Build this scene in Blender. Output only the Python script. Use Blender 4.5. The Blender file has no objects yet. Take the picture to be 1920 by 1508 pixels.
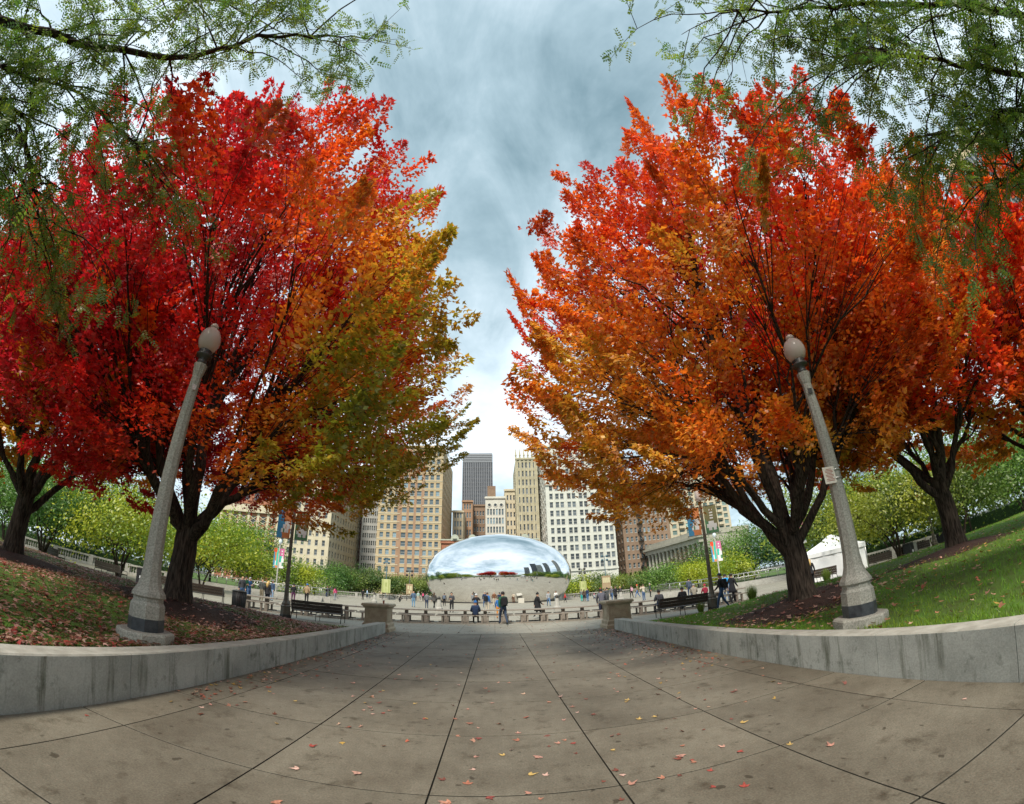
import bpy, bmesh, math, random
import numpy as np
from mathutils import Vector, Matrix, Euler
random.seed(7)
R_ = math.radians
sc = bpy.context.scene
C = sc.collection

# ------------------------------------------------------------------ camera (fisheye lens, calibrated on the paving joints)
CAM_H = 1.75
F_PX, LENS_A = 774.856, math.sqrt(0.146)
PITCH, ROLL, YAW = R_(26.04), R_(-1.50), R_(-3.0)


def cam_matrix():
    return (Matrix.Rotation(YAW, 3, 'Z') @ Matrix.Rotation(math.pi / 2 + PITCH, 3, 'X') @ Matrix.Rotation(ROLL, 3, 'Z'))


CM = cam_matrix()
cam = bpy.data.cameras.new('camera')
cam_o = bpy.data.objects.new('camera', cam)
C.objects.link(cam_o)
cam_o.matrix_world = Matrix.Translation((0, 0, CAM_H)) @ CM.to_4x4()
cam.type = 'PANO'
cam.panorama_type = 'FISHEYE_LENS_POLYNOMIAL'
cam.sensor_width = 36
cam.sensor_fit = 'HORIZONTAL'
cam.fisheye_fov = R_(220)
_r = np.linspace(0, 23.5, 300)
_th = np.arctan(LENS_A * _r / (F_PX * 36 / 1920)) / LENS_A
_k = np.linalg.lstsq(np.stack([_r, _r**2, _r**3, _r**4], 1), _th, rcond=None)[0]
cam.fisheye_polynomial_k0 = 0
for i in range(4):
    setattr(cam, 'fisheye_polynomial_k%d' % (i + 1), -float(_k[i]))
cam.clip_end = 5000
cam.clip_start = 0.05
sc.camera = cam_o


def ray(px, py):
    x, y = (px - 960) / F_PX, -(py - 754) / F_PX
    r = math.hypot(x, y)
    th = math.atan(r * LENS_A) / LENS_A
    k = math.sin(th) / max(r, 1e-9)
    return CM @ Vector((x * k, y * k, -math.cos(th)))


def ground(px, py, z=0.0):
    d = ray(px, py)
    t = (z - CAM_H) / d.z
    return Vector((d.x * t, d.y * t, z))


def at_y(px, py, Y):
    d = ray(px, py)
    t = Y / d.y
    return Vector((d.x * t, Y, d.z * t + CAM_H))


# ------------------------------------------------------------------ world, sun, exposure
SUN_AZ, SUN_EL = R_(194), R_(50)     # azimuth from +Y clockwise: behind the camera, slightly left
w = bpy.data.worlds.new('World')
sc.world = w
w.use_nodes = True
nt = w.node_tree
nt.nodes.clear()


def wn(t, **kw):
    n = nt.nodes.new(t)
    for k, v in kw.items():
        setattr(n, k, v)
    return n


L = nt.links.new
out = wn('ShaderNodeOutputWorld')
bg = wn('ShaderNodeBackground')
bg.inputs[1].default_value = 0.1
sky = wn('ShaderNodeTexSky', sky_type='NISHITA')
sky.sun_disc = False
sky.sun_elevation = SUN_EL
sky.sun_rotation = SUN_AZ
tc = wn('ShaderNodeTexCoord')
sep = wn('ShaderNodeSeparateXYZ')
L(tc.outputs['Generated'], sep.inputs[0])
zz = wn('ShaderNodeMath', operation='ADD')
zz.inputs[1].default_value = 0.22
zmax = wn('ShaderNodeMath', operation='MAXIMUM')
zmax.inputs[1].default_value = 0.0
L(sep.outputs['Z'], zmax.inputs[0])
L(zmax.outputs[0], zz.inputs[0])
dx = wn('ShaderNodeMath', operation='DIVIDE')
dy = wn('ShaderNodeMath', operation='DIVIDE')
L(sep.outputs['X'], dx.inputs[0])
L(zz.outputs[0], dx.inputs[1])
L(sep.outputs['Y'], dy.inputs[0])
L(zz.outputs[0], dy.inputs[1])
comb = wn('ShaderNodeCombineXYZ')
L(dx.outputs[0], comb.inputs[0])
L(dy.outputs[0], comb.inputs[1])
comb.inputs[2].default_value = 5.8
n1 = wn('ShaderNodeTexNoise')
n1.inputs['Scale'].default_value = 0.9
n1.inputs['Detail'].default_value = 7
n1.inputs['Roughness'].default_value = 0.58
n1.inputs['Distortion'].default_value = 0.2
L(comb.outputs[0], n1.inputs['Vector'])
ramp = wn('ShaderNodeValToRGB')
e = ramp.color_ramp
e.elements[0].position = 0.28
e.elements[0].color = (0.70, 1.35, 1.60, 1)
e.elements[1].position = 0.66
e.elements[1].color = (7.0, 7.5, 7.8, 1)
m1 = e.elements.new(0.40)
m1.color = (2.5, 3.4, 3.8, 1)
m2 = e.elements.new(0.52)
m2.color = (4.9, 5.8, 6.3, 1)
n2_ = wn('ShaderNodeTexNoise')
n2_.inputs['Scale'].default_value = 3.2
n2_.inputs['Detail'].default_value = 8
n2_.inputs['Roughness'].default_value = 0.6
n2_.inputs['Distortion'].default_value = 0.6
mp_ = wn('ShaderNodeMapping')
mp_.inputs['Scale'].default_value = (1.5, 0.6, 1)
mp_.inputs['Rotation'].default_value = (0, 0, 0.5)
L(comb.outputs[0], mp_.inputs['Vector'])
L(mp_.outputs[0], n2_.inputs['Vector'])
nm_ = wn('ShaderNodeMixRGB')
nm_.inputs[0].default_value = 0.27
L(n1.outputs['Fac'], nm_.inputs[1])
L(n2_.outputs['Fac'], nm_.inputs[2])
L(nm_.outputs[0], ramp.inputs[0])
mix = wn('ShaderNodeMixRGB')
mix.inputs[0].default_value = 0.88
L(sky.outputs[0], mix.inputs[1])
L(ramp.outputs[0], mix.inputs[2])
L(mix.outputs[0], bg.inputs[0])
L(bg.outputs[0], out.inputs[0])

sun = bpy.data.lights.new('sun', 'SUN')
sun.energy = 2.5
sun.angle = R_(11)
sun.color = (1.0, 0.93, 0.82)
sun_o = bpy.data.objects.new('sun', sun)
C.objects.link(sun_o)
sd = Vector((math.sin(SUN_AZ) * math.cos(SUN_EL), math.cos(SUN_AZ) * math.cos(SUN_EL), math.sin(SUN_EL)))
sun_o.rotation_euler = sd.to_track_quat('Z', 'Y').to_euler()
sun_o.location = (0, -20, 40)
vs = sc.view_settings
vs.view_transform = 'Standard'
vs.look = 'None'
vs.gamma = 1
vs.exposure = 1.0
vs.use_curve_mapping = False
sc.cycles.use_denoising = True
sc.cycles.max_bounces = 9
sc.cycles.diffuse_bounces = 6
sc.cycles.transmission_bounces = 6
sc.cycles.sample_clamp_indirect = 6


# ------------------------------------------------------------------ materials
MATS = {}


def mat(name, col, rough=0.75, spec=0.3, metal=0.0, var=0.0, scale=6.0, bump=0.0, rnd=0.0, col2=None, detail=5, tw=False):
    """Procedural: base colour broken up by world-space noise, optional bump and per-object random."""
    if name in MATS:
        return MATS[name]
    m = bpy.data.materials.new(name)
    m.use_nodes = True
    t = m.node_tree
    b = t.nodes['Principled BSDF']
    b.inputs['Roughness'].default_value = rough
    b.inputs['Metallic'].default_value = metal
    b.inputs['Specular IOR Level'].default_value = spec
    c = (*col, 1)
    b.inputs['Base Color'].default_value = c
    if var or col2 or bump or rnd:
        g_ = t.nodes.new('ShaderNodeNewGeometry')
        no = t.nodes.new('ShaderNodeTexNoise')
        no.inputs['Scale'].default_value = scale
        no.inputs['Detail'].default_value = detail
        no.inputs['Roughness'].default_value = 0.6
        t.links.new(g_.outputs['Position'], no.inputs['Vector'])
        cr = t.nodes.new('ShaderNodeValToRGB')
        cr.color_ramp.elements[0].position = 0.33
        cr.color_ramp.elements[1].position = 0.68
        lo = col2 if col2 else tuple(x * (1 - var) for x in col)
        hi = col if col2 else tuple(min(1, x * (1 + var)) for x in col)
        cr.color_ramp.elements[0].color = (*lo, 1)
        cr.color_ramp.elements[1].color = (*hi, 1)
        t.links.new(no.outputs['Fac'], cr.inputs[0])
        last = cr.outputs[0]
        if rnd:
            oi = t.nodes.new('ShaderNodeObjectInfo')
            mr = t.nodes.new('ShaderNodeMapRange')
            mr.inputs[3].default_value = 1 - rnd
            mr.inputs[4].default_value = 1 + rnd
            t.links.new(oi.outputs['Random'], mr.inputs[0])
            mx = t.nodes.new('ShaderNodeMixRGB')
            mx.blend_type = 'MULTIPLY'
            mx.inputs[0].default_value = 1
            t.links.new(last, mx.inputs[1])
            t.links.new(mr.outputs[0], mx.inputs[2])
            last = mx.outputs[0]
        t.links.new(last, b.inputs['Base Color'])
        if bump:
            n2 = t.nodes.new('ShaderNodeTexNoise')
            n2.inputs['Scale'].default_value = scale * 5
            n2.inputs['Detail'].default_value = 6
            t.links.new(g_.outputs['Position'], n2.inputs['Vector'])
            bp = t.nodes.new('ShaderNodeBump')
            bp.inputs['Strength'].default_value = bump
            bp.inputs['Distance'].default_value = 0.02
            t.links.new(n2.outputs['Fac'], bp.inputs['Height'])
            t.links.new(bp.outputs[0], b.inputs['Normal'])
    MATS[name] = m
    return m


def leaf_mat(name, transl=0.50, gloss=0.06, rough=0.45):
    if name in MATS:
        return MATS[name]
    m = bpy.data.materials.new(name)
    m.use_nodes = True
    t = m.node_tree
    t.nodes.clear()
    o = t.nodes.new('ShaderNodeOutputMaterial')
    a = t.nodes.new('ShaderNodeAttribute')
    a.attribute_name = 'leaf_colour'
    d = t.nodes.new('ShaderNodeBsdfDiffuse')
    tr = t.nodes.new('ShaderNodeBsdfTranslucent')
    gl = t.nodes.new('ShaderNodeBsdfGlossy')
    gl.inputs['Roughness'].default_value = rough
    m1 = t.nodes.new('ShaderNodeMixShader')
    m2 = t.nodes.new('ShaderNodeMixShader')
    m1.inputs[0].default_value = transl
    m2.inputs[0].default_value = gloss
    t.links.new(a.outputs['Color'], d.inputs[0])
    t.links.new(a.outputs['Color'], tr.inputs[0])
    t.links.new(d.outputs[0], m1.inputs[1])
    t.links.new(tr.outputs[0], m1.inputs[2])
    t.links.new(m1.outputs[0], m2.inputs[1])
    t.links.new(gl.outputs[0], m2.inputs[2])
    t.links.new(m2.outputs[0], o.inputs[0])
    MATS[name] = m
    return m


def paving_mat(name, light, dark, stain, joints=None):
    """Concrete: broad stains, fine speckle; joints=(size_x,size_y) adds scored joints where slabs are too far to model."""
    m = bpy.data.materials.new(name)
    m.use_nodes = True
    t = m.node_tree
    b = t.nodes['Principled BSDF']
    b.inputs['Roughness'].default_value = 0.72
    b.inputs['Specular IOR Level'].default_value = 0.28
    g_ = t.nodes.new('ShaderNodeNewGeometry')

    def noise(s, d, r=0.6):
        n = t.nodes.new('ShaderNodeTexNoise')
        n.inputs['Scale'].default_value = s
        n.inputs['Detail'].default_value = d
        n.inputs['Roughness'].default_value = r
        t.links.new(g_.outputs['Position'], n.inputs['Vector'])
        return n.outputs['Fac']

    def ramp_(f, p0, c0, p1, c1):
        r = t.nodes.new('ShaderNodeValToRGB')
        r.color_ramp.elements[0].position = p0
        r.color_ramp.elements[0].color = (*c0, 1)
        r.color_ramp.elements[1].position = p1
        r.color_ramp.elements[1].color = (*c1, 1)
        t.links.new(f, r.inputs[0])
        return r.outputs[0]

    def mul(a, b_, f=1.0):
        x = t.nodes.new('ShaderNodeMixRGB')
        x.blend_type = 'MULTIPLY'
        x.inputs[0].default_value = f
        t.links.new(a, x.inputs[1])
        t.links.new(b_, x.inputs[2])
        return x.outputs[0]

    base = ramp_(noise(0.55, 6, 0.62), 0.34, dark, 0.66, light)
    spots = ramp_(noise(2.6, 7, 0.68), 0.31, stain, 0.45, (1, 1, 1))
    spk = mul(ramp_(noise(55, 4, 0.75), 0.3, (0.62,) * 3, 0.7, (1.25,) * 3), ramp_(noise(7.5, 2, 0.4), 0.27, (0.45, 0.43, 0.40), 0.31, (1, 1, 1)))
    mid = ramp_(noise(9, 5, 0.7), 0.3, (0.84, 0.83, 0.82), 0.65, (1.06,) * 3)
    c = mul(mul(mul(base, spots, 0.85), spk), mid)
    oi = t.nodes.new('ShaderNodeObjectInfo')
    mr = t.nodes.new('ShaderNodeMapRange')
    mr.inputs[3].default_value = 0.90
    mr.inputs[4].default_value = 1.08
    t.links.new(oi.outputs['Random'], mr.inputs[0])
    c = mul(c, mr.outputs[0])
    if joints:
        bt = t.nodes.new('ShaderNodeTexBrick')
        bt.offset = 0.0
        bt.inputs['Color1'].default_value = (1, 1, 1, 1)
        bt.inputs['Color2'].default_value = (0.93, 0.93, 0.92, 1)
        bt.inputs['Mortar'].default_value = (0.42, 0.40, 0.36, 1)
        bt.inputs['Scale'].default_value = 1
        bt.inputs['Mortar Size'].default_value = 0.012
        bt.inputs['Brick Width'].default_value = joints[0]
        bt.inputs['Row Height'].default_value = joints[1]
        t.links.new(g_.outputs['Position'], bt.inputs['Vector'])
        c = mul(c, bt.outputs[0])
    t.links.new(c, b.inputs['Base Color'])
    bp = t.nodes.new('ShaderNodeBump')
    bp.inputs['Strength'].default_value = 0.25
    bp.inputs['Distance'].default_value = 0.01
    t.links.new(noise(60, 5), bp.inputs['Height'])
    t.links.new(bp.outputs[0], b.inputs['Normal'])
    MATS[name] = m
    return m


def wall_mat(name, light, dark):
    """Board-formed concrete with vertical drip stains."""
    m = bpy.data.materials.new(name)
    m.use_nodes = True
    t = m.node_tree
    b = t.nodes['Principled BSDF']
    b.inputs['Roughness'].default_value = 0.8
    b.inputs['Specular IOR Level'].default_value = 0.2
    g_ = t.nodes.new('ShaderNodeNewGeometry')

    def noise(sx, d, r=0.6):
        mp = t.nodes.new('ShaderNodeMapping')
        mp.inputs['Scale'].default_value = sx
        t.links.new(g_.outputs['Position'], mp.inputs['Vector'])
        n = t.nodes.new('ShaderNodeTexNoise')
        n.inputs['Scale'].default_value = 1
        n.inputs['Detail'].default_value = d
        n.inputs['Roughness'].default_value = r
        t.links.new(mp.outputs[0], n.inputs['Vector'])
        return n.outputs['Fac']

    def ramp_(f, p0, c0, p1, c1):
        r = t.nodes.new('ShaderNodeValToRGB')
        r.color_ramp.elements[0].position = p0
        r.color_ramp.elements[0].color = (*c0, 1)
        r.color_ramp.elements[1].position = p1
        r.color_ramp.elements[1].color = (*c1, 1)
        t.links.new(f, r.inputs[0])
        return r.outputs[0]

    def mul(a, b_):
        x = t.nodes.new('ShaderNodeMixRGB')
        x.blend_type = 'MULTIPLY'
        x.inputs[0].default_value = 1
        t.links.new(a, x.inputs[1])
        t.links.new(b_, x.inputs[2])
        return x.outputs[0]
    base = ramp_(noise((1.2, 1.2, 1.2), 6), 0.35, dark, 0.65, light)
    drip = ramp_(noise((5, 5, 0.5), 6, 0.7), 0.32, (0.40, 0.41, 0.36), 0.47, (1, 1, 1))
    blot = ramp_(noise((2.6, 2.6, 2.2), 7, 0.72), 0.30, (0.38, 0.40, 0.36), 0.43, (1, 1, 1))
    spk = ramp_(noise((50, 50, 50), 4), 0.3, (0.82,) * 3, 0.7, (1.1,) * 3)
    t.links.new(mul(mul(mul(base, drip), blot), spk), b.inputs['Base Color'])
    bp = t.nodes.new('ShaderNodeBump')
    bp.inputs['Strength'].default_value = 0.3
    bp.inputs['Distance'].default_value = 0.008
    t.links.new(noise((45, 45, 45), 5), bp.inputs['Height'])
    t.links.new(bp.outputs[0], b.inputs['Normal'])
    MATS[name] = m
    return m


def bark_mat(name, c0, c1):
    m = bpy.data.materials.new(name)
    m.use_nodes = True
    t = m.node_tree
    b = t.nodes['Principled BSDF']
    b.inputs['Roughness'].default_value = 0.9
    b.inputs['Specular IOR Level'].default_value = 0.15
    g_ = t.nodes.new('ShaderNodeNewGeometry')
    mp = t.nodes.new('ShaderNodeMapping')
    mp.inputs['Scale'].default_value = (22, 22, 3.2)
    t.links.new(g_.outputs['Position'], mp.inputs['Vector'])
    n = t.nodes.new('ShaderNodeTexNoise')
    n.inputs['Scale'].default_value = 1
    n.inputs['Detail'].default_value = 6
    n.inputs['Distortion'].default_value = 0.6
    t.links.new(mp.outputs[0], n.inputs['Vector'])
    r = t.nodes.new('ShaderNodeValToRGB')
    r.color_ramp.elements[0].position = 0.36
    r.color_ramp.elements[0].color = (*c0, 1)
    r.color_ramp.elements[1].position = 0.66
    r.color_ramp.elements[1].color = (*c1, 1)
    t.links.new(n.outputs['Fac'], r.inputs[0])
    t.links.new(r.outputs[0], b.inputs['Base Color'])
    bp = t.nodes.new('ShaderNodeBump')
    bp.inputs['Strength'].default_value = 0.9
    bp.inputs['Distance'].default_value = 0.03
    t.links.new(n.outputs['Fac'], bp.inputs['Height'])
    t.links.new(bp.outputs[0], b.inputs['Normal'])
    MATS[name] = m
    return m


def glass_mat(name, col, rough=0.08):
    """Window seen from outside by day: dark interior behind reflecting glass, blinds differ from window to window."""
    m = bpy.data.materials.new(name)
    m.use_nodes = True
    t = m.node_tree
    b = t.nodes['Principled BSDF']
    b.inputs['Roughness'].default_value = rough
    b.inputs['Specular IOR Level'].default_value = 0.7
    oi = t.nodes.new('ShaderNodeObjectInfo')
    r = t.nodes.new('ShaderNodeValToRGB')
    r.color_ramp.elements[0].color = (*[x * 0.55 for x in col], 1)
    r.color_ramp.elements[1].color = (*[min(1, x * 2.4) for x in col], 1)
    r.color_ramp.elements[1].position = 0.95
    k = r.color_ramp.elements.new(0.7)
    k.color = (*col, 1)
    t.links.new(oi.outputs['Random'], r.inputs[0])
    t.links.new(r.outputs[0], b.inputs['Base Color'])
    MATS[name] = m
    return m


# ------------------------------------------------------------------ mesh helpers
class MB:
    def __init__(s):
        s.v, s.f, s.m, s.sm = [], [], [], []

    def add(s, v, f, mi=0, smooth=False):
        o = len(s.v)
        s.v += [tuple(x) for x in v]
        for q in f:
            s.f.append(tuple(i + o for i in q))
            s.m.append(mi)
            s.sm.append(smooth)
        return s

    def box(s, x0, x1, y0, y1, z0, z1, mi=0):
        return s.add([(x0, y0, z0), (x1, y0, z0), (x1, y1, z0), (x0, y1, z0), (x0, y0, z1), (x1, y0, z1), (x1, y1, z1), (x0, y1, z1)],
                     [(0, 3, 2, 1), (4, 5, 6, 7), (0, 1, 5, 4), (1, 2, 6, 5), (2, 3, 7, 6), (3, 0, 4, 7)], mi)

    def bbox(s, x0, x1, y0, y1, z0, z1, b=0.01, mi=0):
        """box with chamfered vertical and top edges"""
        s.frustum([(x0 + b, y0), (x1 - b, y0), (x1, y0 + b), (x1, y1 - b), (x1 - b, y1), (x0 + b, y1), (x0, y1 - b), (x0, y0 + b)], z0, z1 - b, 1, mi, cap=False)
        i = len(s.v) - 8
        top = [((x0 + x1) / 2 + (p[0] - (x0 + x1) / 2) * (1 - 2 * b / (x1 - x0)), (y0 + y1) / 2 + (p[1] - (y0 + y1) / 2) * (1 - 2 * b / (y1 - y0)), z1) for p in s.v[i:]]
        j = len(s.v)
        s.v += top
        for k in range(8):
            s.f.append((i + k, i + (k + 1) % 8, j + (k + 1) % 8, j + k)); s.m.append(mi); s.sm.append(False)
        s.f.append(tuple(range(j, j + 8))); s.m.append(mi); s.sm.append(False)
        return s

    def side_mat(s, mi):
        for i, f in enumerate(s.f):
            if max(s.v[k][2] for k in f) < -1e-6 or min(s.v[k][2] for k in f) < -0.01:
                s.m[i] = mi
        return s

    def frustum(s, pts, z0, z1, k=1.0, mi=0, cap=True):
        n = len(pts)
        cx = sum(p[0] for p in pts) / n
        cy = sum(p[1] for p in pts) / n
        v = [(p[0], p[1], z0) for p in pts] + [(cx + (p[0] - cx) * k, cy + (p[1] - cy) * k, z1) for p in pts]
        f = [(i, (i + 1) % n, n + (i + 1) % n, n + i) for i in range(n)]
        f.append(tuple(reversed(range(n))))
        if cap:
            f.append(tuple(range(n, 2 * n)))
        return s.add(v, f, mi)

    def lathe(s, prof, n=16, c=(0, 0, 0), mi=0, smooth=True, rot=0.0, capb=True, capt=True):
        v, f = [], []
        for r, z in prof:
            for i in range(n):
                a = rot + 2 * math.pi * i / n
                v.append((c[0] + r * math.cos(a), c[1] + r * math.sin(a), c[2] + z))
        for j in range(len(prof) - 1):
            for i in range(n):
                k = (i + 1) % n
                f.append((j * n + i, j * n + k, (j + 1) * n + k, (j + 1) * n + i))
        s.add(v, f, mi, smooth)
        o = len(s.v) - len(v)
        if capb:
            s.f.append(tuple(o + i for i in reversed(range(n)))); s.m.append(mi); s.sm.append(False)
        if capt:
            s.f.append(tuple(len(s.v) - n + i for i in range(n))); s.m.append(mi); s.sm.append(False)
        return s

    def tube(s, pts, rad, n=6, mi=0, cap=True, smooth=True):
        pts = [Vector(p) for p in pts]
        if not hasattr(rad, '__len__'):
            rad = [rad] * len(pts)
        v, f = [], []
        t = (pts[1] - pts[0]).normalized()
        u = t.orthogonal().normalized()
        for i, p in enumerate(pts):
            if i == 0:
                t = (pts[1] - pts[0])
            elif i == len(pts) - 1:
                t = (pts[-1] - pts[-2])
            else:
                t = pts[i + 1] - pts[i - 1]
            t = t.normalized()
            u = (u - t * u.dot(t)).normalized()
            b = t.cross(u)
            for k in range(n):
                a = 2 * math.pi * k / n
                v.append(p + (u * math.cos(a) + b * math.sin(a)) * rad[i])
        for i in range(len(pts) - 1):
            for k in range(n):
                q = (k + 1) % n
                f.append((i * n + k, i * n + q, (i + 1) * n + q, (i + 1) * n + k))
        if cap:
            f.append(tuple(reversed(range(n))))
            f.append(tuple(range(len(v) - n, len(v))))
        return s.add(v, f, mi, smooth)

    def mesh(s, name, mats):
        me = bpy.data.meshes.new(name)
        me.from_pydata(s.v, [], s.f)
        me.polygons.foreach_set('material_index', s.m)
        me.polygons.foreach_set('use_smooth', s.sm)
        for m in mats:
            me.materials.append(m)
        me.update()
        return me

    def build(s, name, mats, parent=None, loc=(0, 0, 0), rz=0):
        return obj(name, s.mesh(name, mats if isinstance(mats, (list, tuple)) else [mats]), parent, loc, rz)


def obj(name, me, parent=None, loc=(0, 0, 0), rz=0):
    o = bpy.data.objects.new(name, me)
    C.objects.link(o)
    o.location = loc
    o.rotation_euler = (0, 0, rz)
    if parent:
        o.parent = parent
    return o


def tag(o, label=None, cat=None, group=None, kind=None):
    if label: o['label'] = label
    if cat: o['category'] = cat
    if group: o['group'] = group
    if kind: o['kind'] = kind
    return o


def thing(name, label, cat, loc=(0, 0, 0), rz=0, group=None):
    o = bpy.data.objects.new(name, None)
    C.objects.link(o)
    o.location = loc
    o.rotation_euler = (0, 0, rz)
    o.empty_display_size = 0.2
    return tag(o, label, cat, group)


def copy_tree(o, parent=None):
    c = o.copy()
    C.objects.link(c)
    c.parent = parent
    for ch in list(o.children):
        copy_tree(ch, c)
    return c


def cards(name, P, A, N, size, col, mats, tmpl, tris, parent=None):
    """Many small leaf faces as one mesh. P base point, A leaf axis, N leaf normal (n,3); size (n,); col (n,3)."""
    n = len(P)
    A = A / np.linalg.norm(A, axis=1, keepdims=True)
    N = N - (N * A).sum(1, keepdims=True) * A
    N /= np.linalg.norm(N, axis=1, keepdims=True) + 1e-9
    B = np.cross(N, A)
    T = np.array(tmpl, float)
    k = len(T)
    V = (P[:, None, :] + size[:, None, None] * (T[None, :, 0, None] * A[:, None, :] + T[None, :, 1, None] * B[:, None, :] + T[None, :, 2, None] * N[:, None, :])).reshape(-1, 3)
    F = (np.array(tris)[None] + (np.arange(n) * k)[:, None, None]).reshape(-1, 3)
    me = bpy.data.meshes.new(name)
    me.vertices.add(len(V))
    me.vertices.foreach_set('co', V.astype(np.float32).ravel())
    me.loops.add(F.size)
    me.loops.foreach_set('vertex_index', F.astype(np.int32).ravel())
    me.polygons.add(len(F))
    me.polygons.foreach_set('loop_start', np.arange(0, F.size, 3, dtype=np.int32))
    me.update(calc_edges=True)
    at = me.attributes.new('leaf_colour', 'FLOAT_COLOR', 'POINT')
    cc = np.ones((len(V), 4), np.float32)
    cc[:, :3] = np.repeat(col, k, axis=0)
    at.data.foreach_set('color', cc.ravel())
    me.materials.append(mats)
    return obj(name, me, parent)


MAPLE = [(0, 0, 0), (0.30, 0.50, -0.10), (0.40, 0.17, 0.02), (1.0, 0, -0.14), (0.40, -0.17, 0.02), (0.30, -0.50, -0.10)]
MAPLE_T = [(0, 1, 2), (0, 2, 3), (0, 3, 4), (0, 4, 5)]
LEAFLET = [(0, 0, 0), (0.45, 0.26, -0.05), (1.0, 0, -0.10), (0.45, -0.26, -0.05)]
LEAFLET_T = [(0, 1, 2), (0, 2, 3)]
KITE = [(0, 0, 0), (0.42, 0.33, -0.06), (1.0, 0, -0.12), (0.42, -0.33, -0.06)]
FLATMAPLE = [(0, 0, 0.02), (0.12, 0.34, 0.05), (0.42, 0.52, 0.10), (0.45, 0.20, 0.02), (1.0, 0.02, 0.14), (0.45, -0.2, 0.02), (0.40, -0.54, 0.12), (0.10, -0.33, 0.04)]
FLATMAPLE_T = [(0, 1, 3), (1, 2, 3), (0, 3, 4), (0, 4, 5), (0, 5, 7), (5, 6, 7)]
rng = np.random.default_rng(11)


def unit(v):
    return v / (np.linalg.norm(v, axis=-1, keepdims=True) + 1e-9)


def lump(d, seed, k=9, amp=0.13):
    """smooth lumpy factor on directions"""
    r = np.random.default_rng(seed)
    s = np.zeros(len(d))
    for i in range(k):
        f = r.normal(size=3) * r.uniform(1.5, 4.5)
        s += np.sin(d @ f + r.uniform(0, 6.28))
    return 1 + amp * s / math.sqrt(k / 2)


def kmeans(P, k, it=7, seed=1):
    r = np.random.default_rng(seed)
    c = P[r.choice(len(P), k, replace=False)].copy()
    for _ in range(it):
        d = ((P[:, None] - c[None]) ** 2).sum(2)
        a = d.argmin(1)
        for j in range(k):
            if (a == j).any():
                c[j] = P[a == j].mean(0)
    return c, a


def bez(a, b, c, n):
    t = np.linspace(0, 1, n)[:, None]
    return (1 - t) ** 2 * a + 2 * (1 - t) * t * b + t ** 2 * c


# ------------------------------------------------------------------ setting: ground, path, plaza, walls, lawns
concrete = paving_mat('path_concrete', (0.188, 0.170, 0.130), (0.108, 0.093, 0.068), (0.42, 0.38, 0.33))
plaza_m = paving_mat('plaza_concrete', (0.300, 0.280, 0.228), (0.240, 0.220, 0.175), (0.72, 0.68, 0.62), joints=(1.553, 1.6))
joint_m = mat('joint_dirt', (0.035, 0.032, 0.024), 0.95, var=0.3, scale=15)
wallc = wall_mat('wall_concrete', (0.44, 0.45, 0.41), (0.29, 0.30, 0.27))
capc = mat('wall_top_concrete', (0.40, 0.39, 0.34), 0.85, col2=(0.27, 0.26, 0.22), scale=5, bump=0.3)

g = MB().add([(-700, -500, -0.05), (700, -500, -0.05), (700, 900, -0.05), (-700, 900, -0.05)], [(0, 1, 2, 3)]).build('ground', mat('city_asphalt', (0.10, 0.10, 0.095), 0.9, var=0.2, scale=0.6))
tag(g, kind='structure')
p = MB().box(-46, 46, 17.94, 79, -0.04, 0.0).build('plaza', plaza_m)
tag(p, kind='structure')

JX = [-4.35, -3.67, -2.117, -0.562, 0.99, 2.545, 4.09, 4.75]
JY = [3.54 + 1.6 * k for k in range(-5, 9)] + [17.93]
path = MB().box(-4.6, 5.0, -4.6, 17.935, -0.06, -0.027).build('path', joint_m)
tag(path, kind='structure')
slabs = {}
for i in range(len(JX) - 1):
    for j in range(len(JY) - 1):
        wx, wy = JX[i + 1] - JX[i] - 0.016, JY[j + 1] - JY[j] - 0.018
        key = (round(wx, 3), round(wy, 3))
        if key not in slabs:
            slabs[key] = MB().bbox(-wx / 2, wx / 2, -wy / 2, wy / 2, -0.03, 0.0, 0.0025).side_mat(1).mesh('slab', [concrete, joint_m])
        s = obj('slab', slabs[key], path, ((JX[i] + JX[i + 1]) / 2, (JY[j] + JY[j + 1]) / 2, random.uniform(-0.0015, 0.0015)))


def wall_top(y):
    return 0.58 + (0.43 - 0.58) * (y - 2.5) / 14.5


def garden_wall(label, xi, xo, y1):
    root = thing('garden_wall', label, 'wall', ((xi + xo) / 2, 0, 0), 0, 'low concrete walls along the path')
    ys = [-4.4, -2.6, -0.3, 1.35, 2.35, 4.3, 6.1, 7.7, 9.3, 10.9, 12.5, 14.1, 15.7, y1]
    hx = abs(xo - xi) / 2
    for a, b in zip(ys[:-1], ys[1:]):
        a2, b2 = a + 0.004, b - 0.004
        m = MB()
        za, zb = wall_top(a2), wall_top(b2)
        c = 0.018
        sec = lambda z: [(-hx, 0.0), (hx, 0.0), (hx, z - c), (hx - c, z), (-hx + c, z), (-hx, z - c)]
        v = [(x, a2, z - 0.0 if z else -0.05) for x, z in sec(za)] + [(x, b2, z if z else -0.05) for x, z in sec(zb)]
        n = 6
        f = [((i + 1) % n, i, n + i, n + (i + 1) % n) for i in range(n)] + [tuple(range(n)), tuple(reversed(range(n, 2 * n)))]
        m.add(v, f)
        for q in (2, 3, 4):
            m.m[q] = 1
        m.build('wall_section', [wallc, capc], root)
    return root


garden_wall('low concrete wall with stained face along the left edge of the path', -4.35, -4.72, 17.15)
garden_wall('low concrete wall with cracked face along the right edge of the path', 4.75, 5.12, 17.05)

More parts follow.
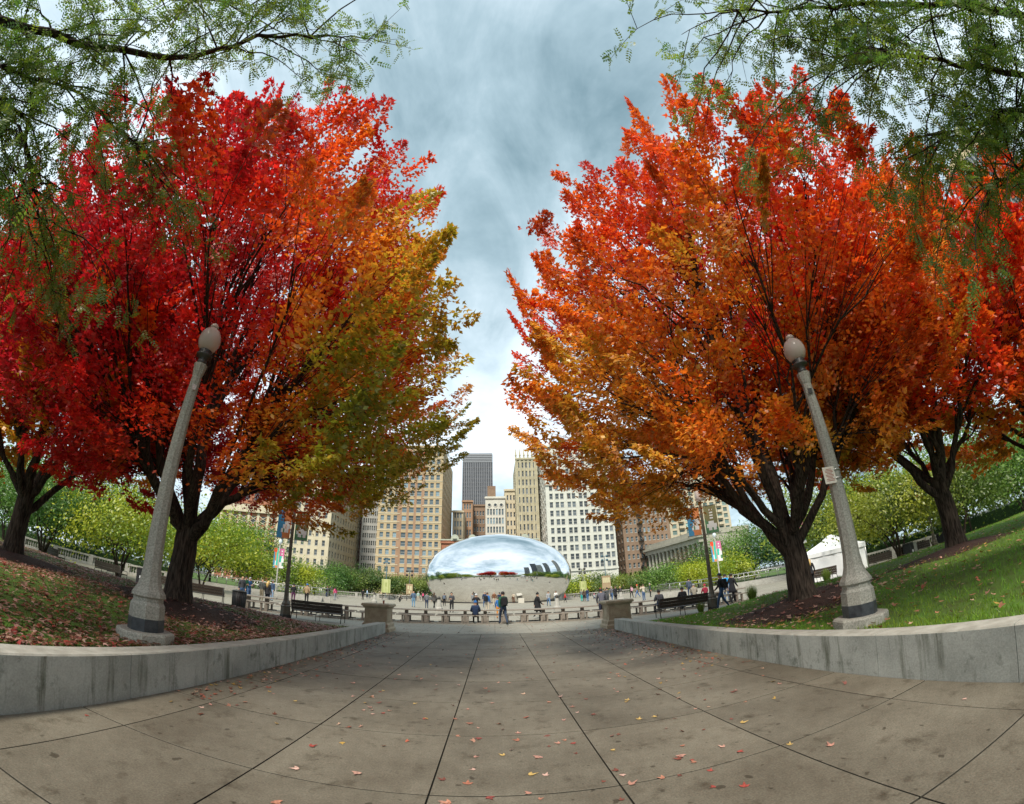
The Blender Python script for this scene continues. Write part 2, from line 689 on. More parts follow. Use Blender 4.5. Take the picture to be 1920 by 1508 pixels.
EDGE_L = [(-60, 20.0), (-40, 20.6), (-30, 21.2), (-24, 21.4), (-18, 20.6), (-12, 19.0), (-8, 18.6), (-4.7, 18.5)]
EDGE_R = [(5.1, 18.8), (8, 18.9), (12, 19.3), (16, 20.4), (22, 21.0), (30, 20.6), (40, 19.8), (60, 19)]


def lerp_edge(E, x):
    return float(np.interp(x, [p[0] for p in E], [p[1] for p in E]))


def sst(t):
    t = max(0.0, min(1.0, t))
    return t * t * (3 - 2 * t)


def lawn_z(x, y):
    left = x < 0
    E = EDGE_L if left else EDGE_R
    xw = -4.72 if left else 5.12
    dw = max(0, (xw - x) if left else (x - xw))
    zc = wall_top(min(y, 17)) - 0.035 + 0.36 * sst(dw / 4.2) + 0.05 * math.sin(x * 0.9) * math.sin(y * 0.7) * sst(dw / 3)
    de = lerp_edge(E, x) - y
    return 0.02 + (zc - 0.02) * sst(de / 7.5 + 0.0)


lawn_m = mat('lawn_soil_grass', (0.075, 0.16, 0.018), 0.95, col2=(0.055, 0.075, 0.016), scale=2.2, bump=0.6)


def lawn(name, x0, x1, E):
    nx, ny = 70, 52
    m = MB()
    v, f = [], []
    for j in range(ny + 1):
        for i in range(nx + 1):
            s = i / nx
            x = x0 + (x1 - x0) * (s ** 1.5)
            ye = lerp_edge(E, x)
            y = -14 + (ye + 14) * j / ny
            v.append((x, y, lawn_z(x, y)))
    W = nx + 1
    for j in range(ny):
        for i in range(nx):
            q = (j * W + i, j * W + i + 1, (j + 1) * W + i + 1, (j + 1) * W + i)
            f.append(q if x1 > x0 else tuple(reversed(q)))
    m.add(v, f, 0, True)
    return tag(m.build(name, lawn_m), kind='structure')


lawn('lawn_left', -4.72, -60, EDGE_L)
lawn('lawn_right', 5.12, 60, EDGE_R)

TREES = {'L1': (-7.81, 9.15), 'R1': (7.33, 8.82), 'L2': (-13.74, 7.9), 'R2': (12.83, 7.77), 'L3': (-19.5, 5.6), 'R3': (17.6, 5.6)}
mulch_m = mat('mulch_bark', (0.055, 0.026, 0.016), 0.97, col2=(0.018, 0.009, 0.007), scale=14, bump=1.0)
for k, (tx, ty) in TREES.items():
    m = MB()
    n, rr = 28, [0, 0.5, 1.0, 1.5, 1.9, 2.1]
    v, f = [], []
    for q, r in enumerate(rr):
        for i in range(n):
            a = 2 * math.pi * i / n
            r2 = r * (1 + 0.10 * math.sin(3 * a + tx) + 0.06 * math.sin(5 * a + ty))
            x, y = tx + r2 * math.cos(a) * 1.15, ty + r2 * math.sin(a) * 0.8
            v.append((x, y, lawn_z(x, y) + (0.17 * (1 - (r / 2.1) ** 2) - 0.012 + random.uniform(-0.012, 0.012))))
    for q in range(len(rr) - 1):
        for i in range(n):
            f.append((q * n + i, (q + 1) * n + i, (q + 1) * n + (i + 1) % n, q * n + (i + 1) % n))
    m.add(v, f, 0, True)
    tag(m.build('mulch_bed', mulch_m), kind='structure')

# grass blades (stuff)
def grass(name, side, n, label):
    r = np.random.default_rng(5 + side)
    E = EDGE_L if side < 0 else EDGE_R
    s = r.random(n) ** 1.6
    X = (-4.75 - s * 26) if side < 0 else (5.16 + s * 26)
    ye = np.interp(X, [p[0] for p in E], [p[1] for p in E])
    Y = -1.5 + (ye + 1.3) * r.random(n)
    Z = np.array([lawn_z(x, y) for x, y in zip(X, Y)])
    P = np.stack([X, Y, Z - 0.005], 1)
    A = np.stack([r.normal(size=n) * 0.45, r.normal(size=n) * 0.45, np.ones(n)], 1)
    N = np.stack([r.normal(size=n), r.normal(size=n), 0.2 * np.ones(n)], 1)
    size = r.uniform(0.05, 0.11, n)
    patch = 0.5 + 0.5 * np.sin(X * 0.8 + 1.1 * np.sin(Y * 0.6)) * np.sin(Y * 0.7 + X * 0.3)
    g1, g2 = np.array([0.085, 0.30, 0.012]), np.array([0.20, 0.26, 0.02])
    if side < 0:
        g1, g2 = np.array([0.07, 0.14, 0.015]), np.array([0.12, 0.10, 0.02])
    col = g1 + (g2 - g1) * (patch * 0.6 + 0.4 * r.random(n))[:, None]
    col *= r.uniform(0.7, 1.25, (n, 1))
    o = cards(name, P, A, N, size, col, leaf_mat('grass_blade', 0.3, 0.03), [(0, 0.06, 0), (0, -0.06, 0), (1, 0, 0.2)], [(0, 1, 2)])
    return tag(o, label, 'grass', kind='stuff')


grass('grass_left', -1, 42000, 'short grass under fallen leaves on the left bank')
grass('grass_right', 1, 80000, 'bright green mown grass on the right bank')

# ------------------------------------------------------------------ trees
bark = bark_mat('maple_bark', (0.012, 0.009, 0.007), (0.075, 0.056, 0.042))
bark_l = bark_mat('lit_bark', (0.03, 0.022, 0.015), (0.13, 0.10, 0.07))
CRIMSON, RED, RORANGE, ORANGE, GOLD, OLIVE, GREEN = [np.array(c) for c in
    ((0.58, 0.012, 0.028), (0.72, 0.028, 0.016), (0.80, 0.085, 0.012), (0.82, 0.20, 0.015), (0.72, 0.34, 0.03), (0.42, 0.35, 0.02), (0.24, 0.29, 0.02))]
STOPS = np.stack([CRIMSON, RED, RORANGE, ORANGE, GOLD, OLIVE, GREEN])


def hue(h):
    h = np.clip(h, 0, 5.999)
    i = h.astype(int)
    f = (h - i)[:, None]
    return STOPS[i] * (1 - f) + STOPS[i + 1] * f




def maple(name, label, base, rad, zc, up, down, hue_fn, n_spray=1200, per=105, leaf=0.155, seed=1, trunk_r=0.40, fork_h=2.2, n_limb=10, lean=(0, 0), shift=(0, 0), group='autumn maples on the banks', twig_n=1.0, prune=None, tm=None, boxy=2.0):
    bx, by = base
    bz = lawn_z(bx, by) + 0.1
    root = thing(name, label, 'tree', (bx, by, bz), 0, group)
    r = np.random.default_rng(seed)
    n = n_spray
    d = unit(r.normal(size=(n * 3, 3)))
    d = d[d[:, 2] > -0.93][:n]
    cen = np.array([shift[0], shift[1], zc - bz])
    lob = np.clip(lump(d, seed, 10, 0.10), 0.8, 1.11)
    dh = np.hypot(d[:, 0], d[:, 1])
    ra = rad * np.where(d[:, 2] > 0, (np.abs(dh) ** boxy + np.abs(d[:, 2]) ** boxy) ** (-1 / boxy), 1)
    env = np.stack([ra, ra, np.where(d[:, 2] > 0, up * ra / rad, down)], 1)
    rr = 0.30 + 0.70 * r.random(n) ** 0.55
    T = cen + d * env * (rr * lob)[:, None]
    if prune is not None:     # crown lifted clear of the lamp and the path in front of it
        W0 = T + np.array([bx, by, bz])
        keep = ~((W0[:, 1] < prune[1] + 0.5) & (W0[:, 2] < prune[2] + 1.3) & (np.abs(W0[:, 0]) < abs(prune[0]) + 2.2))
        keep &= np.linalg.norm(W0 - np.array(prune), axis=1) > 1.5
        keep &= ~((W0[:, 1] > by + 2.2) & (W0[:, 2] < 4.25))
        keep &= W0[:, 2] > 3.25
        keep &= ~((np.hypot(T[:, 0], T[:, 1]) < 2.4) & (T[:, 2] < fork_h + 1.4))
        T, d, rr, lob = T[keep], d[keep], rr[keep], lob[keep]
        n = len(T)
    # branch hierarchy: sprays -> boughs -> limbs -> fork
    k2 = max(12, n // 11)
    c2, a2 = kmeans(T, k2, 6, seed)
    c2 = c2 * 0.86 + (cen + np.array([0, 0, -down * 0.6])) * 0.14
    c1, a1 = kmeans(c2, n_limb, 8, seed + 1)
    fork = np.array([lean[0], lean[1], fork_h])
    c1 = fork + (c1 - fork) * 0.60
    mb = MB()
    # trunk with root flare
    tp, tr = [], []
    for q in range(9):
        t = q / 8
        tp.append((lean[0] * t * t + 0.02 * math.sin(q * 1.7), lean[1] * t * t, -0.25 + (fork_h + 0.25) * t))
        tr.append(trunk_r * (0.92 - 0.14 * t + 0.62 * math.exp(-t * 9)))
    mb.tube(tp, tr, 14, cap=False)
    lw = [np.sum(a1 == j) for j in range(n_limb)]
    lead = int(np.argmax(c1[:, 2] - np.hypot(c1[:, 0], c1[:, 1])))
    for j in range(n_limb):
        v = c1[j] - fork
        hz = np.hypot(v[0], v[1])
        st = fork + np.array([v[0], v[1], 0]) / max(hz, 0.3) * trunk_r * 0.3 + np.array([0, 0, r.uniform(-0.55, 0.15) - 0.2])
        ctrl = st + np.array([v[0] * 0.42, v[1] * 0.42, v[2] * 0.30 + 0.25])
        if j == lead:
            ctrl = st + v * 0.5
        lr = trunk_r * (0.20 + 0.20 * math.sqrt(lw[j] / max(lw))) * (1.45 if j == lead else 1)
        pts = bez(st, ctrl, c1[j], 8)
        pts[1:-1] += r.normal(size=(6, 3)) * 0.05
        mb.tube(pts, np.linspace(lr, lr * 0.55, 8), 9, cap=False)
        for q in np.where(a1 == j)[0]:
            e_ = c2[q]
            # leave the limb somewhere along its upper half
            ti = r.integers(4, 8)
            s0 = pts[ti]
            ctrl2 = s0 + (c1[j] - pts[max(0, ti - 2)]) * 0.5 + (e_ - s0) * 0.35 + np.array([0, 0, 0.15])
            p2 = bez(s0, ctrl2, e_, 6)
            p2[1:-1] += r.normal(size=(4, 3)) * 0.06
            br = lr * 0.34
            mb.tube(p2, np.linspace(br, br * 0.35, 6), 5, cap=False)
            for k in np.where(a2 == q)[0]:
                if r.random() > twig_n:
                    continue
                s1 = p2[r.integers(2, 6)]
                e1 = T[k]
                c_ = (s1 + e1) / 2 + np.array([0, 0, 0.12]) + r.normal(size=3) * 0.05
                mb.tube(bez(s1, c_, e1, 4), [br * 0.33, br * 0.24, br * 0.16, 0.006], 3, cap=False)
    mb.build('trunk', bark, root)
    # leaves on sprays: flattened, pointing out and up
    outw = unit(T - (cen + np.array([0, 0, -down * 0.8])))
    axd = unit(outw * 0.85 + np.array([0, 0, 0.28]) + r.normal(size=(n, 3)) * 0.30)
    ln = r.uniform(0.75, 1.5, n) * (rad / 7.5) * np.where(rr > 0.86, 1.3, 1.0)
    side = unit(np.cross(axd, np.array([0, 0, 1.0])) + r.normal(size=(n, 3)) * 0.25)
    upv = np.cross(side, axd)
    cnt = (per * r.uniform(0.6, 1.4, n)).astype(int)
    idx = np.repeat(np.arange(n), cnt)
    M = len(idx)
    t = r.random(M) ** 0.85
    wdt = 0.36 * (1.05 - 0.80 * t) * (rad / 7.5) * np.where(rr[idx] > 0.86, 0.72, 1.0)
    ls = r.normal(size=M) * wdt
    lu = r.normal(size=M) * wdt * 0.42
    P = T[idx] + axd[idx] * ((t - 0.35) * ln[idx])[:, None] + side[idx] * ls[:, None] + upv[idx] * lu[:, None]
    A = axd[idx] * 0.7 + side[idx] * (np.sign(ls) * r.uniform(0.2, 1.1, M))[:, None] + np.array([0, 0, -0.35]) + r.normal(size=(M, 3)) * 0.30
    N = upv[idx] * 0.9 + outw[idx] * 0.25 + r.normal(size=(M, 3)) * 0.38
    size = leaf * r.uniform(0.7, 1.25, M)
    h = hue_fn((P - cen) / np.array([rad, rad, up]), P, r)
    hs = r.normal(size=n) * 0.36
    h = h + (hs[idx] + r.normal(size=M) * 0.25) * np.clip(h, 0.45, 1.0)
    col = hue(h) * np.clip(1 + r.normal(size=n) * 0.13, 0.6, 1.5)[idx][:, None] * np.clip(1 + r.normal(size=(M, 1)) * 0.16, 0.5, 1.5)
    col = np.clip(col, 0, 0.95)
    if tm:
        parts = [('crown', np.ones(M, bool), tm, 1.0)]
    else:
        om = (rr[idx] > 0.84) & (r.random(M) < 0.62)
        parts = [('crown', ~om, (KITE, LEAFLET_T), 0.86), ('outer_leaves', om, (MAPLE, MAPLE_T), 1.0)]
    for nm, k, t_, sz in parts:
        o = cards(nm, P[k], A[k], N[k], size[k] * sz, col[k], leaf_mat('maple_leaf'), *t_, root)
        o['kind'] = 'stuff'
    return root


def nz(P, s, seed):
    r = np.random.default_rng(seed)
    v = np.zeros(len(P))
    for i in range(7):
        v += np.sin(P @ (r.normal(size=3) * s) + r.uniform(0, 6.28))
    return v / 2.2


def hue_L1(q, P, r):
    # crimson on the outer and upper side, turning through orange to olive where the crown faces the open path
    t = 6.0 * (q[:, 0] - 0.33) - 2.2 * q[:, 2] + 0.9 + 2.6 * np.clip(-q[:, 2], 0, 1)
    return np.clip(np.where(t < 1, 0.35 + 0.65 * np.clip(t + 1, 0, 2) / 2, t) + 0.5 * nz(P, 0.55, 3), 0.1, 5.4)


def hue_R1(q, P, r):
    return np.clip(2.85 - q[:, 2] * 1.75 - q[:, 0] * 0.45 + 0.45 * nz(P, 0.6, 4), 0.7, 4.1)


def hue_L2(q, P, r):
    return np.clip(2.0 - q[:, 2] * 1.7 + 0.7 * nz(P, 0.6, 5), 0.3, 4.2)


def hue_R2(q, P, r):
    return np.clip(2.1 - q[:, 2] * 1.1 - q[:, 0] * 0.25 + 0.7 * nz(P, 0.6, 6), 0.2, 4.3)


maple('maple_tree', 'tall maple turning crimson to olive green beside the left lamp post', TREES['L1'], 7.0, 7.6, 6.8, 5.3, hue_L1, 1950, 158, 0.138, 21, 0.37, 2.15, 11, (0.1, 0.0), prune=(-5.22, 5.42, 5.7), boxy=2.5, shift=(0.12, 0.0))
maple('maple_tree', 'tall maple in bright orange and red beside the right lamp post', TREES['R1'], 6.25, 7.3, 6.6, 5.2, hue_R1, 1750, 158, 0.134, 33, 0.36, 1.9, 11, (-0.15, 0.0), prune=(5.56, 5.3, 5.5), boxy=3.2)
maple('maple_tree', 'red maple second along the left bank, trunk near the picture edge', TREES['L2'], 6.4, 7.3, 4.2, 4.3, hue_L2, 700, 125, 0.165, 45, 0.34, 2.0, 9, (0.15, 0), prune=(-9, -9, 3), tm=(KITE, LEAFLET_T))
maple('maple_tree', 'rust red maple second along the right bank behind the right lamp', TREES['R2'], 6.4, 7.2, 4.6, 4.4, hue_R2, 760, 125, 0.165, 52, 0.33, 2.1, 9, (-0.2, 0), prune=(9, -9, 3), tm=(KITE, LEAFLET_T))
maple('maple_tree', 'orange maple farthest along the left bank at the picture edge', TREES['L3'], 6.0, 7.2, 4.4, 4.3, hue_L2, 420, 90, 0.22, 61, 0.32, 2.0, 8, tm=(KITE, LEAFLET_T))
maple('maple_tree', 'red maple farthest along the right bank at the picture edge', TREES['R3'], 6.2, 7.2, 4.8, 4.3, hue_R2, 480, 90, 0.22, 71, 0.32, 2.0, 8, tm=(KITE, LEAFLET_T))


def locust(label, base, limbs, seed, n_leaf=5200):
    """Honey-locust style tree standing just behind the camera: arching limbs, drooping feathery compound leaves."""
    bx, by = base
    bz = lawn_z(bx, by)
    root = thing('locust_tree', label, 'tree', (bx, by, bz), 0, 'feathery green trees arching over the path')
    r = np.random.default_rng(seed)
    o0 = np.array([bx, by, bz])
    mb = MB()
    mb.tube([(0, 0, -0.2), (0.03, 0, 0.6), (0, 0.05, 2.0), (0.05, 0.1, 3.6)], [0.34, 0.24, 0.20, 0.17], 10, cap=False)
    tips, dirs = [], []
    for L_ in limbs:
        pts = [np.array((0.05, 0.1, 3.4))] + [np.array(q) - o0 for q in L_[0]]
        rad = L_[1]
        dense = []
        for a, b in zip(pts[:-1], pts[1:]):
            for t in np.linspace(0, 1, 5)[:-1]:
                dense.append(a + (b - a) * t)
        dense.append(pts[-1])
        dense = np.array(dense)
        dense[1:-1] = (dense[:-2] + 2 * dense[1:-1] + dense[2:]) / 4
        dense[1:-1] += r.normal(size=(len(dense) - 2, 3)) * 0.035
        mb.tube(dense, np.linspace(rad, rad * 0.16, len(dense)), 7, cap=False)
        nb = L_[2]
        for q in range(nb):
            i = r.integers(int(len(dense) * 0.30), len(dense))
            s0 = dense[i]
            tang = unit(dense[min(i + 1, len(dense) - 1)] - dense[max(i - 1, 0)])
            dd = unit(tang * r.uniform(0.2, 1.0) + r.normal(size=3) * np.array([0.75, 0.75, 0.45]))
            ln = r.uniform(0.9, 2.6)
            end = s0 + dd * ln + np.array([0, 0, -0.16 * ln * ln])
            p2 = bez(s0, s0 + dd * ln * 0.55 + np.array([0, 0, 0.12]), end, 7)
            p2[1:-1] += r.normal(size=(5, 3)) * 0.03
            mb.tube(p2, np.linspace(0.018, 0.005, 7), 4, cap=False)
            for z in range(r.integers(4, 8)):
                k = r.integers(1, 7)
                s2 = p2[k]
                d2 = unit(dd * 0.6 + r.normal(size=3) * 0.8)
                l2 = r.uniform(0.35, 0.95)
                e2 = s2 + d2 * l2 + np.array([0, 0, -0.22 * l2])
                p3 = bez(s2, (s2 + e2) / 2 + np.array([0, 0, 0.08]), e2, 5)
                mb.tube(p3, np.linspace(0.007, 0.003, 5), 3, cap=False)
                for y in p3[1:]:
                    tips.append(y)
                    dirs.append(d2)
    mb.build('trunk', bark, root)
    tips, dirs = np.array(tips), np.array(dirs)
    n = n_leaf
    i = r.integers(0, len(tips), n)
    base_ = tips[i] + r.normal(size=(n, 3)) * 0.05
    ax = unit(dirs[i] * 0.5 + r.normal(size=(n, 3)) * 0.7 + np.array([0, 0, -0.75]))
    sd = unit(np.cross(ax, r.normal(size=(n, 3))))
    nm = np.cross(ax, sd)
    LL = r.uniform(0.16, 0.27, n)
    k = 6
    PP, AA, NN, SS, CC = [], [], [], [], []
    base_col = np.array([0.085, 0.20, 0.03]) + r.random((n, 1)) * np.array([0.16, 0.12, 0.0])
    for q in range(k):
        t = (q + 0.8) / k
        for s in (-1, 1):
            PP.append(base_ + ax * (LL * t)[:, None] + np.array([0, 0, -1]) * (0.05 * t * t))
            AA.append(sd * s + ax * 0.45 + r.normal(size=(n, 3)) * 0.12)
            NN.append(nm + r.normal(size=(n, 3)) * 0.25)
            SS.append(0.060 * (1.1 - 0.35 * abs(2 * t - 1)) * np.ones(n))
            CC.append(base_col)
    o = cards('crown', np.concatenate(PP), np.concatenate(AA), np.concatenate(NN), np.concatenate(SS), np.concatenate(CC), leaf_mat('locust_leaf', 0.55, 0.05), LEAFLET, LEAFLET_T, root)
    o['kind'] = 'stuff'
    return root


def dpt(px, py, dist):
    d = ray(px, py)
    return (d.x * dist, d.y * dist, CAM_H + d.z * dist)


locust('feathery green locust limb arching into the upper left above the crimson maple', (-9.8, -3.4), [
    ([(-8.6, -2.2, 6.0), dpt(10, 35, 9.0), dpt(190, 95, 8.8), dpt(370, 108, 8.6), dpt(520, 60, 8.6), dpt(640, 70, 8.6)], 0.11, 40),
    ([(-8.4, -1.6, 5.8), dpt(40, 200, 8.6), dpt(60, 330, 8.6), dpt(55, 430, 8.4)], 0.07, 26),
    ([(-8.0, -2.4, 6.6), dpt(90, -60, 9.2), dpt(280, -10, 9.0), dpt(470, 10, 8.8)], 0.07, 26),
    ([(-8.6, -2.0, 5.9), dpt(90, 150, 8.8), dpt(200, 210, 8.6), dpt(260, 290, 8.5)], 0.05, 26), ([(-8.9, -1.2, 5.4), dpt(-20, 150, 8.6), dpt(10, 280, 8.5), dpt(70, 400, 8.4)], 0.06, 22)], 5, 6400)
locust('feathery green locust limbs arching into the upper right above the orange maple', (10.2, -3.2), [
    ([(9.0, -2.0, 6.0), dpt(1900, 30, 9.0), dpt(1780, 10, 9.0), dpt(1640, 12, 8.8), dpt(1480, 20, 8.7), dpt(1385, 20, 8.6)], 0.10, 42),
    ([(9.0, -1.8, 5.8), dpt(1910, 140, 8.8), dpt(1800, 120, 8.8), dpt(1680, 100, 8.6), dpt(1570, 110, 8.6)], 0.08, 40),
    ([(9.0, -1.4, 5.5), dpt(1925, 200, 8.8), dpt(1850, 230, 8.6), dpt(1770, 260, 8.6)], 0.07, 34),
    ([(9.2, -1.4, 5.2), dpt(1935, 300, 8.8), dpt(1890, 330, 8.6), dpt(1860, 345, 8.5)], 0.05, 14)], 9, 7600)


def leafy(name, label, loc, rad, height, stem_h, cols, n_leaf, leaf, seed, group=None, stems=1, z0=0.0, squash=0.9, trunk_r=0.14, mat_=None):
    """Background broadleaf tree or tall shrub: stem(s), boughs, crown of leaf clumps."""
    root = thing(name, label, 'tree', (loc[0], loc[1], z0), 0, group)
    r = np.random.default_rng(seed)
    ns = max(26, n_leaf // 70)
    d = unit(r.normal(size=(ns * 2, 3)))
    d = d[d[:, 2] > -0.7][:ns]
    ns = len(d)
    cz = stem_h + (height - stem_h) * 0.45
    hz = (height - stem_h) * 0.55
    lob = lump(d, seed + 3, 8, 0.20)
    T = np.array([0, 0, cz]) + d * np.array([rad, rad * squash, hz]) * ((0.35 + 0.65 * r.random(ns) ** 0.5) * lob)[:, None]
    mb = MB()
    cl, al = kmeans(T, min(9, ns // 3), 5, seed)
    for s in range(stems):
        a = 2 * math.pi * s / max(stems, 1) + r.random()
        off = np.array([math.cos(a), math.sin(a), 0]) * (0.25 if stems > 1 else 0)
        fk = np.array([off[0] * 3.0, off[1] * 3.0, stem_h]) if stems > 1 else np.array([0, 0, stem_h])
        mb.tube([off * 0.5 + np.array([0, 0, -0.05]), off * 1.2 + np.array([0, 0, stem_h * 0.4]), fk], [trunk_r * 1.25, trunk_r, trunk_r * 0.8], 7, cap=False)
        for j in range(s, len(cl), stems):
            pts = bez(fk, fk + (cl[j] - fk) * np.array([0.4, 0.4, 0.55]), cl[j], 5)
            mb.tube(pts, np.linspace(trunk_r * 0.6, trunk_r * 0.15, 5), 5, cap=False)
            for q in np.where(al == j)[0][:10]:
                mb.tube(bez(pts[3], (pts[3] + T[q]) / 2 + np.array([0, 0, 0.1]), T[q], 3), [trunk_r * 0.16, trunk_r * 0.1, 0.006], 3, cap=False)
    mb.build('trunk', bark, root)
    idx = r.integers(0, ns, n_leaf)
    cs = rad * 0.24
    P = T[idx] + r.normal(size=(n_leaf, 3)) * np.array([cs, cs, cs * 0.55])
    A = r.normal(size=(n_leaf, 3)) + d[idx] * 0.6 + np.array([0, 0, -0.3])
    N = d[idx] * 0.9 + np.array([0, 0, 0.7]) + r.normal(size=(n_leaf, 3)) * 0.40
    c0, c1 = np.array(cols[0]), np.array(cols[1])
    tt = np.clip(0.5 + 0.5 * nz(P, 1.2 / rad * 2, seed) + r.normal(size=ns)[idx] * 0.22 + r.normal(size=n_leaf) * 0.06, 0, 1)[:, None]
    col = (c0 + (c1 - c0) * tt) * np.clip(1 + r.normal(size=(n_leaf, 1)) * 0.10, 0.5, 1.6)
    o = cards('crown', P, A, N, leaf * r.uniform(0.7, 1.3, n_leaf), col, leaf_mat('green_leaf', 0.35, 0.04), LEAFLET, LEAFLET_T, root)
    o['kind'] = 'stuff'
    return root


DKG = ((0.030, 0.095, 0.020), (0.085, 0.190, 0.045))
MDG = ((0.045, 0.125, 0.015), (0.140, 0.250, 0.035))
YLG = ((0.130, 0.230, 0.012), (0.400, 0.430, 0.020))
HDG = ((0.055, 0.115, 0.020), (0.210, 0.260, 0.045))
BRN = ((0.080, 0.070, 0.030), (0.150, 0.110, 0.050))
GB = 'green trees beyond the plaza'


def bt(label, px, py_top, Y, rad, cols, seed, n=3600, leaf=0.42, stem=1.6, stems=1, x=None):
    X = at_y(px, 1075, Y).x
    h = at_y(px, py_top, Y).z
    return leafy('broadleaf_tree', label, (X, Y), rad, max(h, 2.0), stem, cols, int(n * 1.35), leaf * 0.78, seed, GB, stems)


bt('large dark green tree behind the left railing, left of the lamp banners', 395, 990, 52, 4.6, DKG, 101, 6200, 0.40, 1.4)
bt('tall rounded green tree just left of the distant banner pole', 478, 978, 62, 5.2, MDG, 102, 6200, 0.42, 1.8)
bt('dark green tree at the far left edge of the leafy mass by the railing', 350, 1020, 58, 4.5, DKG, 112, 3500, 0.42, 1.6)
bt('yellow green bushy tree in front of the rounded tree on the left', 470, 1032, 50, 3.3, YLG, 103, 4200, 0.34, 0.8)
bt('yellow green shrubby tree between the left banner pole and dark lamp', 552, 1052, 60, 3.6, YLG, 104, 4200, 0.36, 0.7)
bt('mid green tree low behind the dark lamp on the left', 592, 1062, 72, 4.0, MDG, 105, 3200, 0.42, 0.7)
bt('rounded bright green tree right of the dark lamp on the left', 631, 1054, 84, 3.4, MDG, 106, 4200, 0.40, 1.0)
hedge = [(664, 1068, 'first'), (690, 1066, 'second'), (716, 1072, 'third'), (744, 1076, 'fourth'), (772, 1080, 'fifth'), (800, 1082, 'sixth')]
for i, (px, py, w_) in enumerate(hedge):
    bt('small green tree, %s from the left in the row left of the dome' % w_, px, py, 90 + (i % 2) * 4, 3.6, HDG, 120 + i, 3200, 0.44, 0.6, 2)
hedge = [(1075, 1084, 'first'), (1104, 1078, 'second'), (1132, 1080, 'third'), (1162, 1078, 'fourth'), (1190, 1074, 'fifth'), (1216, 1072, 'sixth')]
for i, (px, py, w_) in enumerate(hedge):
    bt('small yellowing tree, %s from the left in the row right of the dome' % w_, px, py, 90 + (i % 2) * 4, 3.6, HDG if i % 3 else YLG, 140 + i, 3200, 0.44, 0.6, 2)
bt('dense green tree left of the right dark lamp, below the columned building', 1252, 1056, 76, 4.4, MDG, 150, 4800, 0.42, 0.8)
bt('brownish green tree rising behind the trees left of the right dark lamp', 1282, 1032, 84, 4.6, BRN, 151, 3600, 0.45, 1.2)
bt('yellow green tree just left of the right dark lamp post', 1308, 1056, 60, 3.6, YLG, 152, 4600, 0.36, 0.7)
bt('tall green tree behind the right dark lamp post', 1340, 1016, 66, 4.6, MDG, 153, 5200, 0.40, 1.0)
bt('yellow green tree just right of the right banner pole', 1372, 1040, 52, 3.2, YLG, 154, 4200, 0.34, 0.7)
bt('large green tree left of the orange maple trunk', 1415, 984, 58, 5.2, MDG, 155, 6400, 0.42, 1.6)
bt('large green tree behind the orange maple trunk', 1478, 990, 54, 5.0, DKG, 156, 6000, 0.42, 1.6)
bt('tall green tree behind the white tent', 1560, 955, 46, 5.0, MDG, 157, 5200, 0.40, 1.8)


FAR = ((0.05, 0.12, 0.02), (0.16, 0.24, 0.03))
for i, (x_, y_, r_, h_, lb) in enumerate(((-48, 44, 6.5, 9.5, 'dense green tree low behind the left hand balustrade, nearest the ramp'), (-60, 40, 7, 10, 'dense green tree low behind the left hand balustrade, second from the ramp'), (-68, 27, 7.5, 11, 'dense green tree at the far left behind the balustrade'),
                                          (46, 38, 6.5, 9.5, 'dense green tree low behind the right hand balustrade, nearest the tent'), (56, 31, 7, 10, 'dense green tree low behind the right hand balustrade, second from the tent'), (62, 19, 7.5, 11, 'dense green tree at the far right behind the balustrade'))):
    leafy('broadleaf_tree', lb, (x_, y_), r_, h_, 0.5, FAR if i % 2 else HDG, 5200, 0.62, 170 + i, GB, 2)


def small(label, x, y, rad, h, cols, seed, stems=4, n=4200, leaf=0.20, stem=1.9):
    return leafy('small_tree', label, (x, y), rad, h, stem, cols, int(n * 1.5), leaf * 0.66, seed, 'small multi stemmed trees behind the benches', stems, 0.02, 0.9, 0.085)


small('spreading multi stemmed yellow green tree behind the left lamp post', -27.0, 24.5, 4.8, 6.4, YLG, 201, 5, 6500, 0.34)
small('multi stemmed green tree at the left picture edge behind the maple trunk', -31.5, 20.6, 4.2, 6.4, MDG, 202, 5, 5200, 0.34)
small('yellow green tree between the left lamp post and the leaning maple trunk', -26.0, 33.5, 4.6, 6.8, YLG, 203, 3, 5600, 0.36)
small('green tree far left beyond the promenade benches', -41.0, 22.5, 5.2, 7.6, MDG, 204, 4, 5200, 0.42)
small('tall bright green tree behind the multi stemmed tree on the left', -39.0, 34.0, 6.4, 9.6, ((0.07, 0.16, 0.015), (0.22, 0.32, 0.03)), 209, 1, 6500, 0.5, 2.2)
small('tall green tree behind the left benches near the picture edge', -50.0, 30.0, 6.8, 10.5, MDG, 210, 1, 6000, 0.55, 2.4)
small('broad yellowing tree behind the left balustrade', -33.0, 44.0, 6.0, 9.0, YLG, 211, 1, 6000, 0.5, 2.2)
small('olive green multi stemmed tree between the white tent and right maple trunk', 27.0, 20.9, 3.8, 6.4, ((0.09, 0.14, 0.015), (0.28, 0.30, 0.02)), 205, 5, 6500, 0.32)
small('olive green multi stemmed tree right of the second right maple trunk', 31.0, 18.2, 4.0, 6.2, ((0.08, 0.13, 0.015), (0.24, 0.27, 0.02)), 206, 5, 5200, 0.34)
small('green multi stemmed tree farthest along the right promenade', 37.5, 15.6, 4.2, 6.4, MDG, 207, 4, 4600, 0.36)
small('yellow green tree beyond the right hand bins', 35.0, 28.0, 5.2, 8.0, YLG, 208, 3, 5600, 0.42)
small('tall green tree behind the right hand bins and benches', 43.0, 24.0, 6.4, 10.0, MDG, 212, 1, 6500, 0.52, 2.4)
small('tall olive tree behind the white tent to its right', 33.0, 35.0, 6.2, 9.6, ((0.08, 0.14, 0.015), (0.24, 0.30, 0.03)), 213, 1, 6500, 0.5, 2.2)
